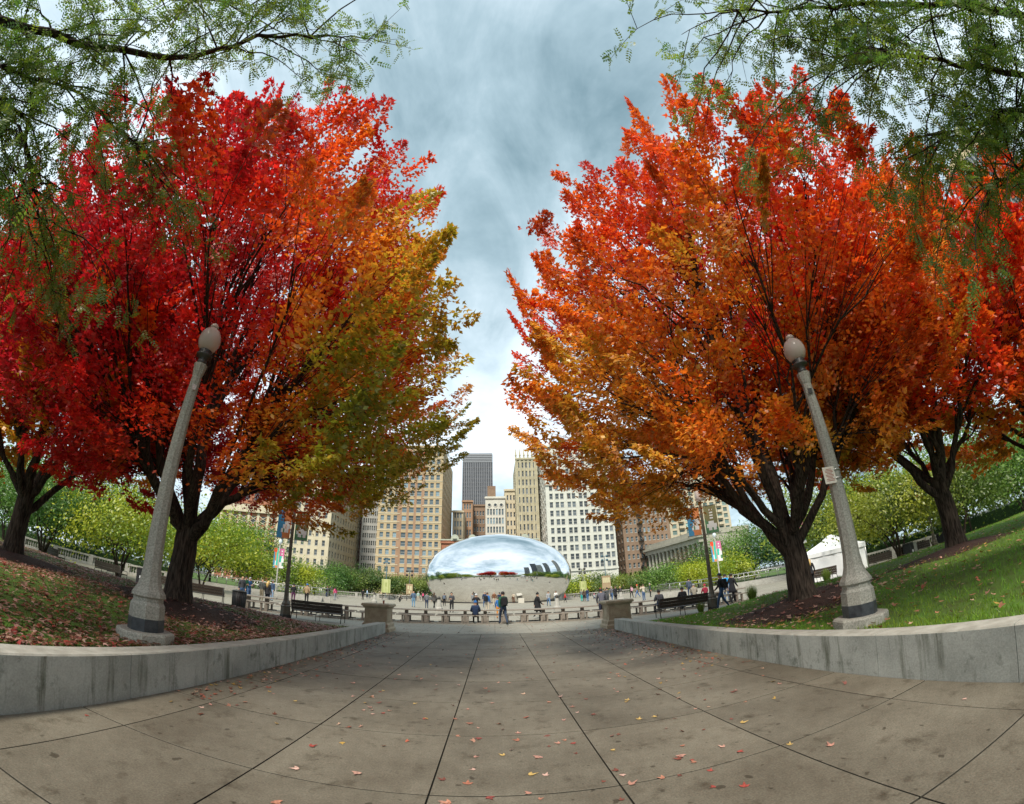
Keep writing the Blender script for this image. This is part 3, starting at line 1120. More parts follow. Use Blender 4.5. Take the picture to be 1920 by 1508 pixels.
small('dense green tree at the right picture edge behind the last bench', 50.0, 17.0, 6.4, 10.0, MDG, 214, 1, 5600, 0.55, 2.4)

# ------------------------------------------------------------------ fallen leaves
def fallen(name, label, n, pos, cols, size, seed, tm=FLATMAPLE, tt=FLATMAPLE_T):
    r = np.random.default_rng(seed)
    P = pos(r, n)
    n = len(P)
    a = r.uniform(0, 6.28, n)
    A = np.stack([np.cos(a), np.sin(a), r.normal(size=n) * 0.18], 1)
    N = np.stack([r.normal(size=n) * 0.28, r.normal(size=n) * 0.28, np.ones(n)], 1)
    ci = r.integers(0, len(cols), n)
    col = np.array(cols)[ci] * r.uniform(0.7, 1.25, (n, 1))
    o = cards(name, P, A, N, size * r.uniform(0.65, 1.25, n), col, leaf_mat('dry_leaf', 0.15, 0.10, 0.4), tm, tt)
    return tag(o, label, 'leaves', kind='stuff')


PINKS = [(0.36, 0.19, 0.15), (0.42, 0.25, 0.20), (0.27, 0.12, 0.08), (0.22, 0.07, 0.05), (0.15, 0.05, 0.03), (0.28, 0.14, 0.07), (0.12, 0.05, 0.03), (0.38, 0.23, 0.17), (0.30, 0.04, 0.035)]
TANS = [(0.46, 0.24, 0.17), (0.40, 0.17, 0.10), (0.50, 0.32, 0.22), (0.34, 0.09, 0.05), (0.40, 0.25, 0.06)]


def pos_l(r, n):
    s = r.random(n * 3) ** 1.5
    X = -4.8 - s * 20
    ye = np.interp(X, [p[0] for p in EDGE_L], [p[1] for p in EDGE_L])
    Y = -1 + (ye + 1) * r.random(n * 3)
    dens = 1 - np.clip((Y - (ye - 3.2)) / 3.0, 0, 0.93)
    k = r.random(n * 3) < dens
    X, Y = X[k][:n], Y[k][:n]
    return np.stack([X, Y, np.array([lawn_z(x, y) for x, y in zip(X, Y)]) + r.uniform(0.02, 0.065, len(X))], 1)


def pos_r(r, n):
    s = r.random(n * 3) ** 1.3
    X = 5.2 + s * 22
    ye = np.interp(X, [p[0] for p in EDGE_R], [p[1] for p in EDGE_R])
    Y = -1 + (ye + 1) * r.random(n * 3)
    dd = np.hypot((X - TREES['R1'][0]) / 3.4, (Y - TREES['R1'][1] + 0.5) / 2.4)
    dens = 0.13 + 0.87 * np.exp(-dd ** 2)
    k = r.random(n * 3) < dens
    X, Y = X[k][:n], Y[k][:n]
    return np.stack([X, Y, np.array([lawn_z(x, y) for x, y in zip(X, Y)]) + r.uniform(0.03, 0.08, len(X))], 1)


fallen('fallen_leaves', 'dense carpet of pink and red maple leaves on the left bank', 29000, pos_l, PINKS, 0.105, 1, MAPLE, MAPLE_T)
fallen('fallen_leaves', 'scattered pale maple leaves on the right bank', 4200, pos_r, TANS, 0.095, 2)


def pos_mulch(r, n):
    k = r.integers(0, 2, n)
    c = np.array([TREES['L1'], TREES['R1']])[k]
    a = r.uniform(0, 6.28, n)
    q = np.sqrt(r.random(n)) * 2.1
    X, Y = c[:, 0] + q * np.cos(a) * 1.15, c[:, 1] + q * np.sin(a) * 0.8
    Z = np.array([lawn_z(x, y) for x, y in zip(X, Y)]) + 0.17 * (1 - (q / 2.1) ** 2) + 0.02
    return np.stack([X, Y, Z], 1)


fallen('fallen_leaves', 'red and brown leaves lying on the dark mulch round the two maple trunks', 420, pos_mulch, PINKS[:4], 0.11, 3)


def pos_path(r, n):
    # gathered along the foot of the walls and thinner in the middle
    side = r.choice(3, n, p=[0.24, 0.48, 0.28])
    e_ = np.abs(r.normal(size=n)) * 0.45
    X = np.where(side == 0, -4.3 + e_, np.where(side == 1, 4.7 - e_ * 1.6, r.uniform(-4.2, 4.6, n)))
    Y = np.where(side == 2, r.uniform(4.5, 23, n), np.where(side == 1, 6 + 12 * r.beta(2.4, 1.6, n), 5 + 12 * r.random(n)))
    return np.stack([X, Y, np.full(n, 0.008)], 1)


fallen('fallen_leaves', 'small dry leaves strewn far along the path and under the walls', 1500, pos_path, TANS + PINKS[:5], 0.075, 4)
leaf_meshes = []
_rng = np.random.default_rng(8)
for i in range(10):
    c = [(0.40, 0.20, 0.15), (0.46, 0.26, 0.20), (0.34, 0.13, 0.08), (0.30, 0.06, 0.045), (0.44, 0.30, 0.10), (0.50, 0.32, 0.26), (0.22, 0.05, 0.04), (0.42, 0.22, 0.17), (0.16, 0.05, 0.035), (0.38, 0.17, 0.11)][i]
    T = np.array(FLATMAPLE) * np.array([1, _rng.uniform(0.8, 1.1), _rng.uniform(0.4, 1.5)])
    mb_ = MB().add([tuple(q - np.array([0.4, 0, 0])) for q in T], FLATMAPLE_T)
    leaf_meshes.append(mb_.mesh('fallen_leaf', [mat('dry_leaf_%d' % i, c, 0.6, 0.3, var=0.35, scale=30)]))
for i in range(104):
    if i < 56:   # the drift of leaves near the middle of the path
        x, y = _rng.normal(0.6, 0.75), 3.0 + abs(_rng.normal(0.4, 1.0))
    else:
        x, y = _rng.uniform(-4.1, 4.5), _rng.uniform(2.6, 9.5)
    o = obj('fallen_leaf', leaf_meshes[int(_rng.integers(0, 10))], None, (x, y, 0.005), _rng.uniform(0, 6.28))
    s = 0.088 * _rng.uniform(0.55, 1.25)
    o.scale = (s, s, s)
    tag(o, 'fallen maple leaf lying on the concrete path', 'leaf', 'single leaves on the near path')

# ------------------------------------------------------------------ street furniture
aggregate = mat('lamp_aggregate', (0.42, 0.40, 0.34), 0.85, col2=(0.22, 0.21, 0.18), scale=38, bump=0.6, detail=3)
blackpaint = mat('black_band_paint', (0.018, 0.020, 0.024), 0.45, 0.4, col2=(0.05, 0.055, 0.06), scale=9, bump=0.3)
darkmetal = mat('dark_metal', (0.035, 0.032, 0.028), 0.45, 0.5, var=0.3, scale=12)
bronze = mat('bronze_paint', (0.115, 0.098, 0.070), 0.5, 0.45, var=0.25, scale=8)
steel = mat('steel_rail', (0.42, 0.42, 0.40), 0.35, 0.5, 0.8, var=0.1, scale=10)
stone = mat('carved_limestone', (0.44, 0.37, 0.26), 0.8, col2=(0.31, 0.25, 0.17), scale=4, bump=0.35)
stone_g = mat('grey_stone', (0.40, 0.385, 0.34), 0.8, col2=(0.28, 0.27, 0.24), scale=4, bump=0.3)
tablestone = mat('table_grey_brown', (0.26, 0.225, 0.185), 0.6, col2=(0.19, 0.165, 0.135), scale=6)
wood = mat('dark_stained_wood', (0.040, 0.026, 0.017), 0.55, 0.4, col2=(0.026, 0.017, 0.012), scale=18)
white = mat('white_vinyl', (0.78, 0.79, 0.78), 0.6, var=0.05, scale=2)
ink = mat('print_black', (0.03, 0.03, 0.03), 0.7)
globe_m = bpy.data.materials.new('acorn_glass')
globe_m.use_nodes = True
_b = globe_m.node_tree.nodes['Principled BSDF']
_b.inputs['Base Color'].default_value = (0.62, 0.52, 0.46, 1)
_b.inputs['Roughness'].default_value = 0.18
_b.inputs['Transmission Weight'].default_value = 0.35
_b.inputs['IOR'].default_value = 1.3


def concrete_lamp(label, x, y, z0, total, rz):
    root = thing('lamp_post', label, 'street lamp', (x, y, z0), rz, 'concrete acorn lamp posts')
    o8 = math.pi / 8
    k = total / 5.35
    MB().lathe([(0.46, -0.25), (0.46, 0.10), (0.44, 0.13)], 8, smooth=False, rot=o8).build('footing', aggregate, root)
    MB().lathe([(0.285, 0.13), (0.285, 0.32)], 8, smooth=False, rot=o8).build('painted_band', blackpaint, root)
    MB().lathe([(0.282, 0.32), (0.275, 0.52), (0.24, 0.57), (0.24, 0.62), (0.275, 0.65), (0.265, 0.70), (0.20, 0.80), (0.165, 0.92)], 8, smooth=False, rot=o8).build('pedestal', aggregate, root)
    MB().lathe([(0.165, 0.92), (0.145, 1.1), (0.088, 4.28 * k), (0.085, 4.32 * k), (0.10, 4.38 * k), (0.118, 4.50 * k), (0.125, 4.56 * k)], 8, smooth=False, rot=o8).build('shaft', aggregate, root)
    MB().lathe([(0.11, 4.56 * k), (0.085, 4.62 * k), (0.085, 4.70 * k), (0.15, 4.72 * k), (0.155, 4.76 * k), (0.10, 4.80 * k), (0.13, 4.84 * k)], 20).build('collar', darkmetal, root)
    gl = MB().lathe([(0.10, 4.84 * k), (0.165, 4.90 * k), (0.205, 5.0 * k), (0.212, 5.08 * k), (0.19, 5.19 * k), (0.145, 5.27 * k), (0.085, 5.31 * k), (0.075, 5.33 * k)], 24).build('globe', globe_m, root)
    MB().lathe([(0.078, 5.33 * k), (0.085, 5.37 * k), (0.06, 5.42 * k), (0.012, 5.45 * k)], 16).build('finial', globe_m, gl)
    return root


lp = concrete_lamp('octagonal concrete lamp post with acorn globe on the left wall, under the crimson maple', -5.22, 5.42, wall_top(5.4) - 0.0, 5.40, 0.3)
st = MB().box(-0.035, 0.035, -0.002, 0.002, -0.05, 0.05).build('sticker', mat('sticker_print', (0.5, 0.42, 0.40), 0.5, var=0.5, scale=60), lp, (0.055, -0.096, 4.12), 0.5)
lp = concrete_lamp('octagonal concrete lamp post with acorn globe and small notice on the right wall', 5.56, 5.30, wall_top(5.3) - 0.0, 5.10, -0.3)
nb = MB()
nb.bbox(-0.12, 0.12, -0.004, 0.004, -0.14, 0.14, 0.003)
sign = nb.build('notice', mat('notice_cream', (0.62, 0.55, 0.46), 0.5, var=0.08, scale=20), lp, (-0.15, -0.13, 2.42), 0.15)
m = MB()
for q in range(9):
    zz_ = 0.10 - q * 0.024
    ww = 0.09 * (0.9 if q % 3 else 0.6)
    m.box(-ww, ww, -0.0062, -0.0050, zz_ - 0.006, zz_ + 0.004)
m.build('notice_text', mat('notice_red', (0.30, 0.07, 0.05), 0.6), sign)
m = MB()
for zz_ in (2.36, 2.50):
    m.lathe([(0.134, zz_ - 0.008), (0.137, zz_), (0.134, zz_ + 0.008)], 16, smooth=False)
m.build('strap', steel, lp)
MB().box(-0.04, 0.04, -0.003, 0.003, -0.05, 0.05).build('plate', darkmetal, lp, (-0.03, -0.105, 3.95), -0.1)

# colours for printed banners
BLUE = mat('print_blue', (0.06, 0.27, 0.48), 0.6)
ORNG = mat('print_orange', (0.62, 0.22, 0.08), 0.6)
WHT = mat('print_white', (0.72, 0.72, 0.70), 0.6)
TEAL = mat('print_teal', (0.05, 0.50, 0.38), 0.6)
PINK = mat('print_pink', (0.58, 0.15, 0.30), 0.6)
OLV = mat('print_olive', (0.20, 0.19, 0.09), 0.6)
GRN = mat('print_green', (0.10, 0.24, 0.12), 0.6)
RDP = mat('print_red', (0.72, 0.07, 0.03), 0.6)
BM = [BLUE, ORNG, WHT, TEAL, PINK, OLV, GRN, RDP]


def banner(parent, x0, x1, z0, z1, style, name='banner'):
    """Printed cloth banner: a slightly bowed sheet cut into printed fields."""
    if style == 'orange':
        rows = [(0.0, [(0.42, 0), (1.0, 1)]), (0.14, [(0.38, 0), (1.0, 1)]), (0.20, [(0.30, 0), (0.45, 2), (0.55, 6), (0.86, 2), (1.0, 1)]), (0.34, [(0.42, 0), (0.62, 2), (0.68, 1), (0.95, 2), (1.0, 1)]),
                (0.48, [(0.55, 0), (0.92, 2), (1.0, 1)]), (0.6, [(0.5, 0), (1.0, 1)]), (0.78, [(0.46, 0), (1.0, 1)])]
    elif style == 'olive':
        rows = [(0.0, [(1.0, 6)]), (0.10, [(0.25, 6), (0.5, 2), (0.62, 6), (0.85, 2), (1.0, 6)]), (0.2, [(0.12, 6), (0.9, 2), (1.0, 5)]), (0.34, [(0.28, 6), (0.7, 2), (1.0, 5)]), (0.44, [(0.12, 6), (1.0, 5)])]
        rows += [(0.52 + 0.05 * q, [(0.42, 5), (0.68, 2 if q % 2 == 0 else 5), (1.0, 5)]) for q in range(8)] + [(0.93, [(1.0, 5)])]
    elif style == 'red':
        rows = [(0.0, [(0.45, 0), (1.0, 1)]), (0.12, [(0.35, 0), (0.6, 2), (1.0, 3)]), (0.35, [(0.3, 0), (0.62, 1), (1.0, 3)]), (0.62, [(0.2, 0), (0.6, 1), (1.0, 3)]), (0.80, [(0.7, 7), (1.0, 3)])]
    else:
        rows = [(0.0, [(1.0, 2)]), (0.12, [(0.6, 2), (1.0, 6)]), (0.3, [(0.4, 3), (1.0, 2)]), (0.5, [(0.5, 3), (0.8, 2), (1.0, 4)])] + [(0.62 + 0.07 * q, [(0.35, 4), (0.62, 2 if q % 2 else 4), (1.0, 4)]) for q in range(4)] + [(0.9, [(1.0, 4)])]
    m = MB()
    rows = rows + [(1.0, None)]
    bow = lambda u, v: 0.05 * math.sin(u * math.pi) * (0.4 + 0.6 * math.sin(v * math.pi))
    for (v0, seg), (v1, _) in zip(rows[:-1], rows[1:]):
        u0 = 0.0
        for u1, mi in seg:
            q = 4
            for i in range(q):
                a, b = u0 + (u1 - u0) * i / q, u0 + (u1 - u0) * (i + 1) / q
                P = [(x0 + (x1 - x0) * u, bow(u, v) - 0.003, z0 + (z1 - z0) * v) for u, v in ((a, v0), (b, v0), (b, v1), (a, v1))]
                B = [(p_[0], p_[1] + 0.006, p_[2]) for p_ in P]
                m.add(P, [(0, 1, 2, 3)], mi, True)
                m.add(B, [(3, 2, 1, 0)], mi, True)
            u0 = u1
    return m.build(name, BM, parent)


def dark_lamp(label, x, y, styles, rz=0.0):
    root = thing('lamp_post', label, 'street lamp', (x, y, 0), rz, 'bronze lamp posts with banners')
    MB().lathe([(0.28, -0.03), (0.28, 0.16), (0.265, 0.18)], 8, smooth=False, rot=0.39).build('base_block', darkmetal, root)
    m = MB().lathe([(0.262, 0.18), (0.25, 0.52), (0.27, 0.56), (0.21, 0.64), (0.22, 0.68), (0.15, 0.82), (0.12, 1.05)], 8, smooth=False, rot=0.39)
    m.build('pedestal', bronze, root)
    m = MB()
    n = 12
    prof = [(0.12, 1.05), (0.105, 1.4), (0.075, 5.4), (0.095, 5.5), (0.07, 5.55)]
    v, f = [], []
    for r_, z_ in prof:
        for i in range(n * 2):
            a = math.pi * i / n
            q = r_ * (1.0 if i % 2 else 0.84)
            v.append((q * math.cos(a), q * math.sin(a), z_))
    for j in range(len(prof) - 1):
        for i in range(n * 2):
            k = (i + 1) % (n * 2)
            f.append((j * 2 * n + i, j * 2 * n + k, (j + 1) * 2 * n + k, (j + 1) * 2 * n + i))
    m.add(v, f)
    m.build('fluted_shaft', bronze, root)
    MB().lathe([(0.08, 5.55), (0.17, 5.6), (0.22, 5.85), (0.2, 6.05), (0.12, 6.2), (0.03, 6.3)], 16).build('globe', globe_m, root)
    for zz_ in (3.84, 5.30):
        m = MB().tube([(-0.82, 0, zz_), (0.82, 0, zz_)], 0.014, 6)
        m.lathe([(0.02, -0.03), (0.02, 0.03)], 6, (-0.83, 0, zz_)).lathe([(0.02, -0.03), (0.02, 0.03)], 6, (0.83, 0, zz_))
        m.build('banner_arm', darkmetal, root)
    banner(root, -0.78, -0.12, 3.86, 5.28, styles[0])
    banner(root, 0.12, 0.78, 3.86, 5.28, styles[1])
    return root


dark_lamp('bronze fluted lamp post with orange and olive banners behind the left lawn', -9.99, 19.55, ('orange', 'olive'), 0.45)
dark_lamp('bronze fluted lamp post with orange and olive banners behind the right lawn', 10.6, 19.6, ('orange', 'olive'), -0.45)
dark_lamp('bronze lamp post with blue banner behind the second right maple', 29.5, 19.6, ('orange', 'olive'), -0.9)


def banner_pole(label, px, Y, z0, rz):
    x = at_y(px, 1085, Y).x
    root = thing('banner_pole', label, 'banner pole', (x, Y, 0), rz, 'slender poles with paired banners')
    MB().lathe([(0.16, -0.02), (0.15, 0.3), (0.085, 0.45), (0.06, 5.9)], 10).build('pole', stone_g, root)
    MB().lathe([(0.06, 5.9), (0.10, 5.95), (0.20, 6.15), (0.21, 6.3), (0.14, 6.5), (0.03, 6.62)], 12).build('globe', mat('milky_globe', (0.62, 0.70, 0.72), 0.2), root)
    for zz_ in (3.2, 5.55):
        MB().tube([(-0.62, 0, zz_), (0.62, 0, zz_)], 0.018, 6).build('banner_arm', stone_g, root)
    banner(root, -0.60, -0.09, 3.2, 5.5, 'red')
    banner(root, 0.09, 0.60, 3.2, 5.5, 'pink')


banner_pole('pale banner pole with red and pink banners left of the left dark lamp', 519, 46, 0, 0.4)
banner_pole('pale banner pole with red and pink banners right of the right dark lamp', 1350, 44, 0, -0.4)
banner_pole('pale banner pole with teal banner behind the orange maple trunk', 1512, 34, 0, -0.7)


def bench(label, x, y, rz, length=2.45):
    """Park bench: board back, slatted seat, looped steel end frames. Local +Y is the side the sitter faces."""
    root = thing('park_bench', label, 'bench', (x, y, 0), rz, 'dark wooden park benches')
    h = length / 2
    for zz_ in range(3):
        z_ = 0.47 + zz_ * 0.155
        yb = -0.25 - 0.03 * zz_
        MB().bbox(-h, h, yb - 0.02, yb + 0.02, z_, z_ + 0.148, 0.006).build('back_board', wood, root)
    for q in range(5):
        yy = -0.17 + q * 0.105
        MB().bbox(-h, h, yy, yy + 0.09, 0.405, 0.44, 0.006).build('seat_slat', wood, root)
    for s in (-1, 1):
        xx = s * (h - 0.05)
        m = MB()
        m.tube([(xx, -0.36, 0.0), (xx, -0.25, 0.40), (xx, -0.345, 0.93)], 0.022, 6)
        m.tube([(xx, 0.36, 0.0), (xx, 0.36, 0.52), (xx, 0.32, 0.62), (xx, 0.22, 0.65), (xx, -0.27, 0.65)], 0.02, 6)
        m.tube([(xx, -0.26, 0.39), (xx, 0.36, 0.39)], 0.018, 6)
        m.build('end_frame', darkmetal, root)
    m = MB().tube([(0, -0.26, 0.44), (0, -0.25, 0.39), (0, 0.33, 0.39)], 0.018, 6)
    m.tube([(0, 0.3, 0.39), (0, 0.3, 0.0)], 0.018, 6)
    m.tube([(0, -0.25, 0.39), (0, -0.33, 0.0)], 0.018, 6)
    m.build('middle_frame', darkmetal, root)
    return root


bench('dark wooden bench seen from behind, right of the left bronze lamp', -8.42, 19.9, 0.06, 2.6)
bench('dark wooden bench seen from behind, left of the right bronze lamp', 8.95, 19.65, -0.05, 2.6)
bench('dark bench seen end on, just right of the left maple trunk', -16.3, 21.3, 0.5)
bench('dark bench half hidden behind the left maple trunk', -20.2, 22.4, 0.35)
bench('dark bench with tall back under the multi stemmed tree on the left', -25.6, 22.4, -0.05, 3.0)
bench('dark bench between the left maple trunks, nearest the picture edge', -31.5, 21.6, -0.1)
bench('dark bench in front of the white tent, right of the orange maple trunk', 19.8, 22.0, -0.3)
bench('dark bench right of the white tent under the olive tree', 24.9, 19.6 + 2, -0.5)
bench('dark bench behind the second right maple trunk', 28.6, 20.9, -0.7)
bench('dark bench farthest right along the promenade', 33.5, 20.6, -0.8)


def bin_(label, x, y, kind):
    root = thing('litter_bin', label, 'litter bin', (x, y, 0), random.uniform(0, 1), 'litter bins along the promenade')
    if kind == 'round':
        MB().lathe([(0.33, 0.0), (0.35, 0.04), (0.37, 0.9)], 20, smooth=True).build('body', mat('bin_black', (0.02, 0.02, 0.022), 0.5, var=0.3, scale=10), root)
        m = MB()
        for i in range(24):
            a = 2 * math.pi * i / 24
            m.tube([(0.352 * math.cos(a), 0.352 * math.sin(a), 0.06), (0.378 * math.cos(a), 0.378 * math.sin(a), 0.88)], 0.012, 4)
        m.build('slats', darkmetal, root)
        MB().lathe([(0.385, 0.9), (0.40, 0.93), (0.385, 0.97), (0.24, 0.99)], 20, capt=False).build('rim', darkmetal, root)
    else:
        MB().bbox(-0.32, 0.32, -0.3, 0.3, 0.02, 1.05, 0.03).build('body', mat('bin_black', (0.02, 0.02, 0.022), 0.5), root)
        MB().bbox(-0.34, 0.34, -0.32, 0.32, 1.055, 1.13, 0.03).build('lid', darkmetal, root)
        MB().box(-0.10, 0.10, -0.312, -0.302, 0.45, 0.62).build('recycling_mark', mat('recycle_white', (0.6, 0.6, 0.6), 0.6), root)
        MB().bbox(0.36, 0.96, -0.28, 0.28, 0.0, 1.1, 0.02).build('side_panel', mat('grey_panel', (0.33, 0.32, 0.29), 0.7, var=0.1, scale=5), root)


bin_('round black slatted litter bin between the left maple and bronze lamp', -13.1, 20.2, 'round')
bin_('square black recycling bin with white mark left of the left lamp post', -22.6, 22.6, 'square')
bin_('square dark bin behind the right lamp post base', 21.8, 20.9, 'square')
bin_('square dark bin left of the second right maple trunk', 27.2, 20.3, 'square')
bin_('square dark bin right of the second right maple trunk', 31.8, 20.4, 'square')


def pedestal(label, x, y):
    root = thing('stone_pedestal', label, 'pedestal', (x, y, 0), 0, 'carved stone pedestals at the end of the path')
    def sq(a, z0, z1, k=1.0, mb=None):
        mb.frustum([(-a, -a), (a, -a), (a, a), (-a, a)], z0, z1, k)
    m = MB()
    sq(0.60, -0.02, 0.12, 1, m); sq(0.60, 0.121, 0.18, 0.93, m); sq(0.545, 0.181, 0.30, 1, m); sq(0.54, 0.301, 0.36, 0.92, m)
    m.build('plinth', stone, root)
    m = MB()
    sq(0.48, 0.361, 0.97, 1, m)
    m.build('die', stone, root)
    for a in range(4):
        f = MB()
        for (u0, u1, v0, v1) in ((-0.36, 0.36, 0.86, 0.90), (-0.36, 0.36, 0.45, 0.49), (-0.36, -0.31, 0.491, 0.859), (0.31, 0.36, 0.491, 0.859)):
            f.box(u0, u1, -0.497, -0.478, v0, v1)
        f.build('panel_moulding', stone, root, (0, 0, 0), a * math.pi / 2)
    m = MB()
    sq(0.50, 0.971, 1.05, 1.14, m); sq(0.60, 1.051, 1.12, 1.0, m); sq(0.60, 1.121, 1.16, 0.94, m)
    m.build('cap', stone, root)


pedestal('carved stone pedestal at the far end of the left wall', -4.87, 18.0)
pedestal('carved stone pedestal at the far end of the right wall', 5.12, 17.9)

# row of stone tables with benches
def table():
    root = thing('picnic_table', '', 'table', (0, 0, 0), 0, 'row of stone tables with benches')
    MB().bbox(-1.095, 1.095, -0.36, 0.36, 0.68, 0.75, 0.012).build('table_top', tablestone, root)
    for s in (-0.54, 0.54):
        MB().frustum([(s - 0.10, -0.22), (s + 0.10, -0.22), (s + 0.10, 0.22), (s - 0.10, 0.22)], 0.0, 0.68, 0.9).build('table_leg', tablestone, root)
    for t_ in (-0.72, 0.72):
        sgn = 1 if t_ > 0 else -1
        MB().bbox(-1.06, 1.06, t_ - 0.16, t_ + 0.16, 0.42, 0.475, 0.01).build('bench_seat', tablestone, root)
        for s in (-0.70, -0.38, 0.38, 0.70):
            MB().box(s - 0.045, s + 0.045, t_ - 0.12, t_ + 0.12, 0.0, 0.42).build('bench_leg', tablestone, root)
        MB().box(-1.0, 1.0, t_ - 0.05, t_ + 0.05, 0.001, 0.05).build('floor_rail', tablestone, root)
    return root


ORD = ['first', 'second', 'third', 'fourth', 'fifth', 'sixth', 'seventh', 'eighth', 'ninth', 'tenth', 'eleventh', 'twelfth', 'thirteenth']
t0 = table()
for i in range(13):
    o = t0 if i == 0 else copy_tree(t0)
    X = -13.2 + i * 2.2
    o.location = (X, 24.55 - 0.012 * (X - 0.5) ** 2, 0)
    o.rotation_euler = (0, 0, -math.atan(0.024 * (X - 0.5)))
    o['label'] = 'stone table with backless benches, %s from the left in the row' % ORD[i]

# balustrade round the plaza
def balustrade(label, pts, cut=None):
    root = thing('balustrade', label, 'balustrade', (pts[0][0], pts[0][1], 0), 0, 'stone balustrades round the plaza')
    o0 = Vector((pts[0][0], pts[0][1], 0))
    pl, rl, bl, pr = MB(), MB(), MB(), MB()
    def obox(mb, c, d, hl, hw, z0, z1):
        n = Vector((-d.y, d.x, 0))
        q = [c - d * hl - n * hw, c + d * hl - n * hw, c + d * hl + n * hw, c - d * hl + n * hw]
        mb.frustum([(v.x, v.y) for v in q], z0, z1)
    for a, b in zip(pts[:-1], pts[1:]):
        a, b = Vector((*a, 0)) - o0, Vector((*b, 0)) - o0
        L_ = (b - a).length
        d = (b - a) / L_
        obox(pl, (a + b) / 2, d, L_ / 2, 0.19, -0.02, 0.22)
        obox(rl, (a + b) / 2, d, L_ / 2, 0.20, 0.80, 0.95)
        nb_ = int(L_ / 0.30)
        for i in range(nb_):
            c = a + d * (0.3 * (i + 0.5))
            if i % 14 == 0:
                pr = MB()
                obox(pr, c, d, 0.26, 0.23, -0.01, 0.99)
                pr.build('pier', stone_g, root)
            else:
                bl.lathe([(0.085, 0.22), (0.05, 0.30), (0.10, 0.45), (0.05, 0.68), (0.085, 0.80)], 6, c, capb=False, capt=False)
    pl.build('plinth', stone_g, root)
    rl.build('rail', stone_g, root)
    o = bl.build('balusters', stone_g, root)
    o['kind'] = 'stuff'


balustrade('long stone balustrade behind the mirrored dome, left half', [(-44, 74), (-30, 78.5), (-11.5, 78.5)])
balustrade('long stone balustrade behind the mirrored dome, right half', [(12.5, 78.5), (28, 76.5), (46, 66)])
balustrade('stone balustrade beyond the left hand benches', [(-46, 27.5), (-38, 30.5), (-29, 33.5)])
balustrade('stone balustrade beyond the right hand benches', [(26, 30), (34, 27.5), (42, 25)])


# lawns and clipped hedges beyond the promenade
park_m = mat('park_grass', (0.07, 0.13, 0.02), 0.95, col2=(0.05, 0.085, 0.015), scale=0.8, bump=0.5)
for sgn in (-1, 1):
    for (xa_, xb_, ya_, yb_) in ((47, 190, -60, 34), (34, 190, 34.2, 140)):
        x0_, x1_ = sorted((sgn * xa_, sgn * xb_))
        tag(MB().box(x0_, x1_, ya_, yb_, -0.04, 0.03).build('park_lawn', park_m), kind='structure')


def clipped_hedge(label, pts, h, wd, seed):
    root = thing('clipped_hedge', label, 'hedge', (pts[0][0], pts[0][1], 0), 0, 'clipped hedges beyond the promenade')
    r = np.random.default_rng(seed)
    core = MB()
    Ps = []
    o0 = np.array([pts[0][0], pts[0][1], 0.0])
    for a, b in zip(pts[:-1], pts[1:]):
        a, b = np.array([*a, 0.0]) - o0, np.array([*b, 0.0]) - o0
        L_ = np.linalg.norm(b - a)
        d_ = (b - a) / L_
        n_ = np.array([-d_[1], d_[0], 0])
        q = [a - n_ * wd * 0.4, b - n_ * wd * 0.4, b + n_ * wd * 0.4, a + n_ * wd * 0.4]
        core.frustum([(v_[0], v_[1]) for v_ in q], 0, h * 0.9)
        k = int(L_ * 260)
        t_ = r.random((k, 1)) * L_
        Ps.append(a + d_ * t_ + n_ * (r.uniform(-0.5, 0.5, (k, 1)) * wd) + np.stack([np.zeros(k), np.zeros(k), h * r.random(k) ** 0.6], 1))
    core.build('inner_growth', mat('hedge_core', (0.02, 0.045, 0.012), 0.95, var=0.3, scale=6), root)
    P_ = np.concatenate(Ps)
    k = len(P_)
    col = np.array([0.035, 0.10, 0.02]) * r.uniform(0.6, 1.8, (k, 1))
    o = cards('leaves', P_, r.normal(size=(k, 3)), r.normal(size=(k, 3)) + np.array([0, 0, 0.6]), r.uniform(0.10, 0.2, k), col, leaf_mat('green_leaf', 0.35, 0.04), LEAFLET, LEAFLET_T, root)
    o['kind'] = 'stuff'


clipped_hedge('clipped dark green hedge behind the left hand balustrade', [(-62, 24), (-46, 29.5), (-29.5, 35.2)], 1.5, 1.2, 401)
clipped_hedge('clipped dark green hedge behind the right hand balustrade', [(27, 32), (42, 27), (60, 20)], 1.5, 1.2, 402)

# ramps with steel handrails either side of the plaza
def ramp(label, x0, y0, x1, y1, side):
    root = thing('ramp', label, 'ramp', (x0, y0, 0), math.atan2(y1 - y0, x1 - x0), 'ramps with steel handrails')
    Ln = math.hypot(x1 - x0, y1 - y0)
    MB().box(0, Ln, -0.15, 0.15, -0.02, 0.55).build('low_wall', stone_g, root)
    for q in range(3):
        MB().box(Ln * 0.35 + q * 0.4, Ln * 0.95, -0.55 - (2 - q) * 0.4 * 1, -0.152 - (2 - q) * 0.4, -0.02, 0.15 * (q + 1)).build('step', stone_g, root)
    for yy, off in ((-0.05, 0), (0.9, 1.0)):
        m = MB()
        m.tube([(off, yy, 0.5), (off, yy, 1.42), (Ln * 0.98, yy, 1.42), (Ln * 0.98, yy, 0.5)], 0.035, 6)
        m.tube([(off, yy, 1.05), (Ln * 0.98, yy, 1.05)], 0.02, 5)
        nn = int(Ln / 1.1)
        for i in range(1, nn):
            m.tube([(off + (Ln - off) * i / nn, yy, 0.5), (off + (Ln - off) * i / nn, yy, 1.42)], 0.026, 5)
        m.build('handrail', steel, root)


ramp('low wall with steel handrails and steps left of the plaza', -33, 40.0, -17.5, 44.5, 1)
ramp('low wall with steel handrails and steps right of the plaza', 17.8, 44.5, 31.0, 35.5, 1)

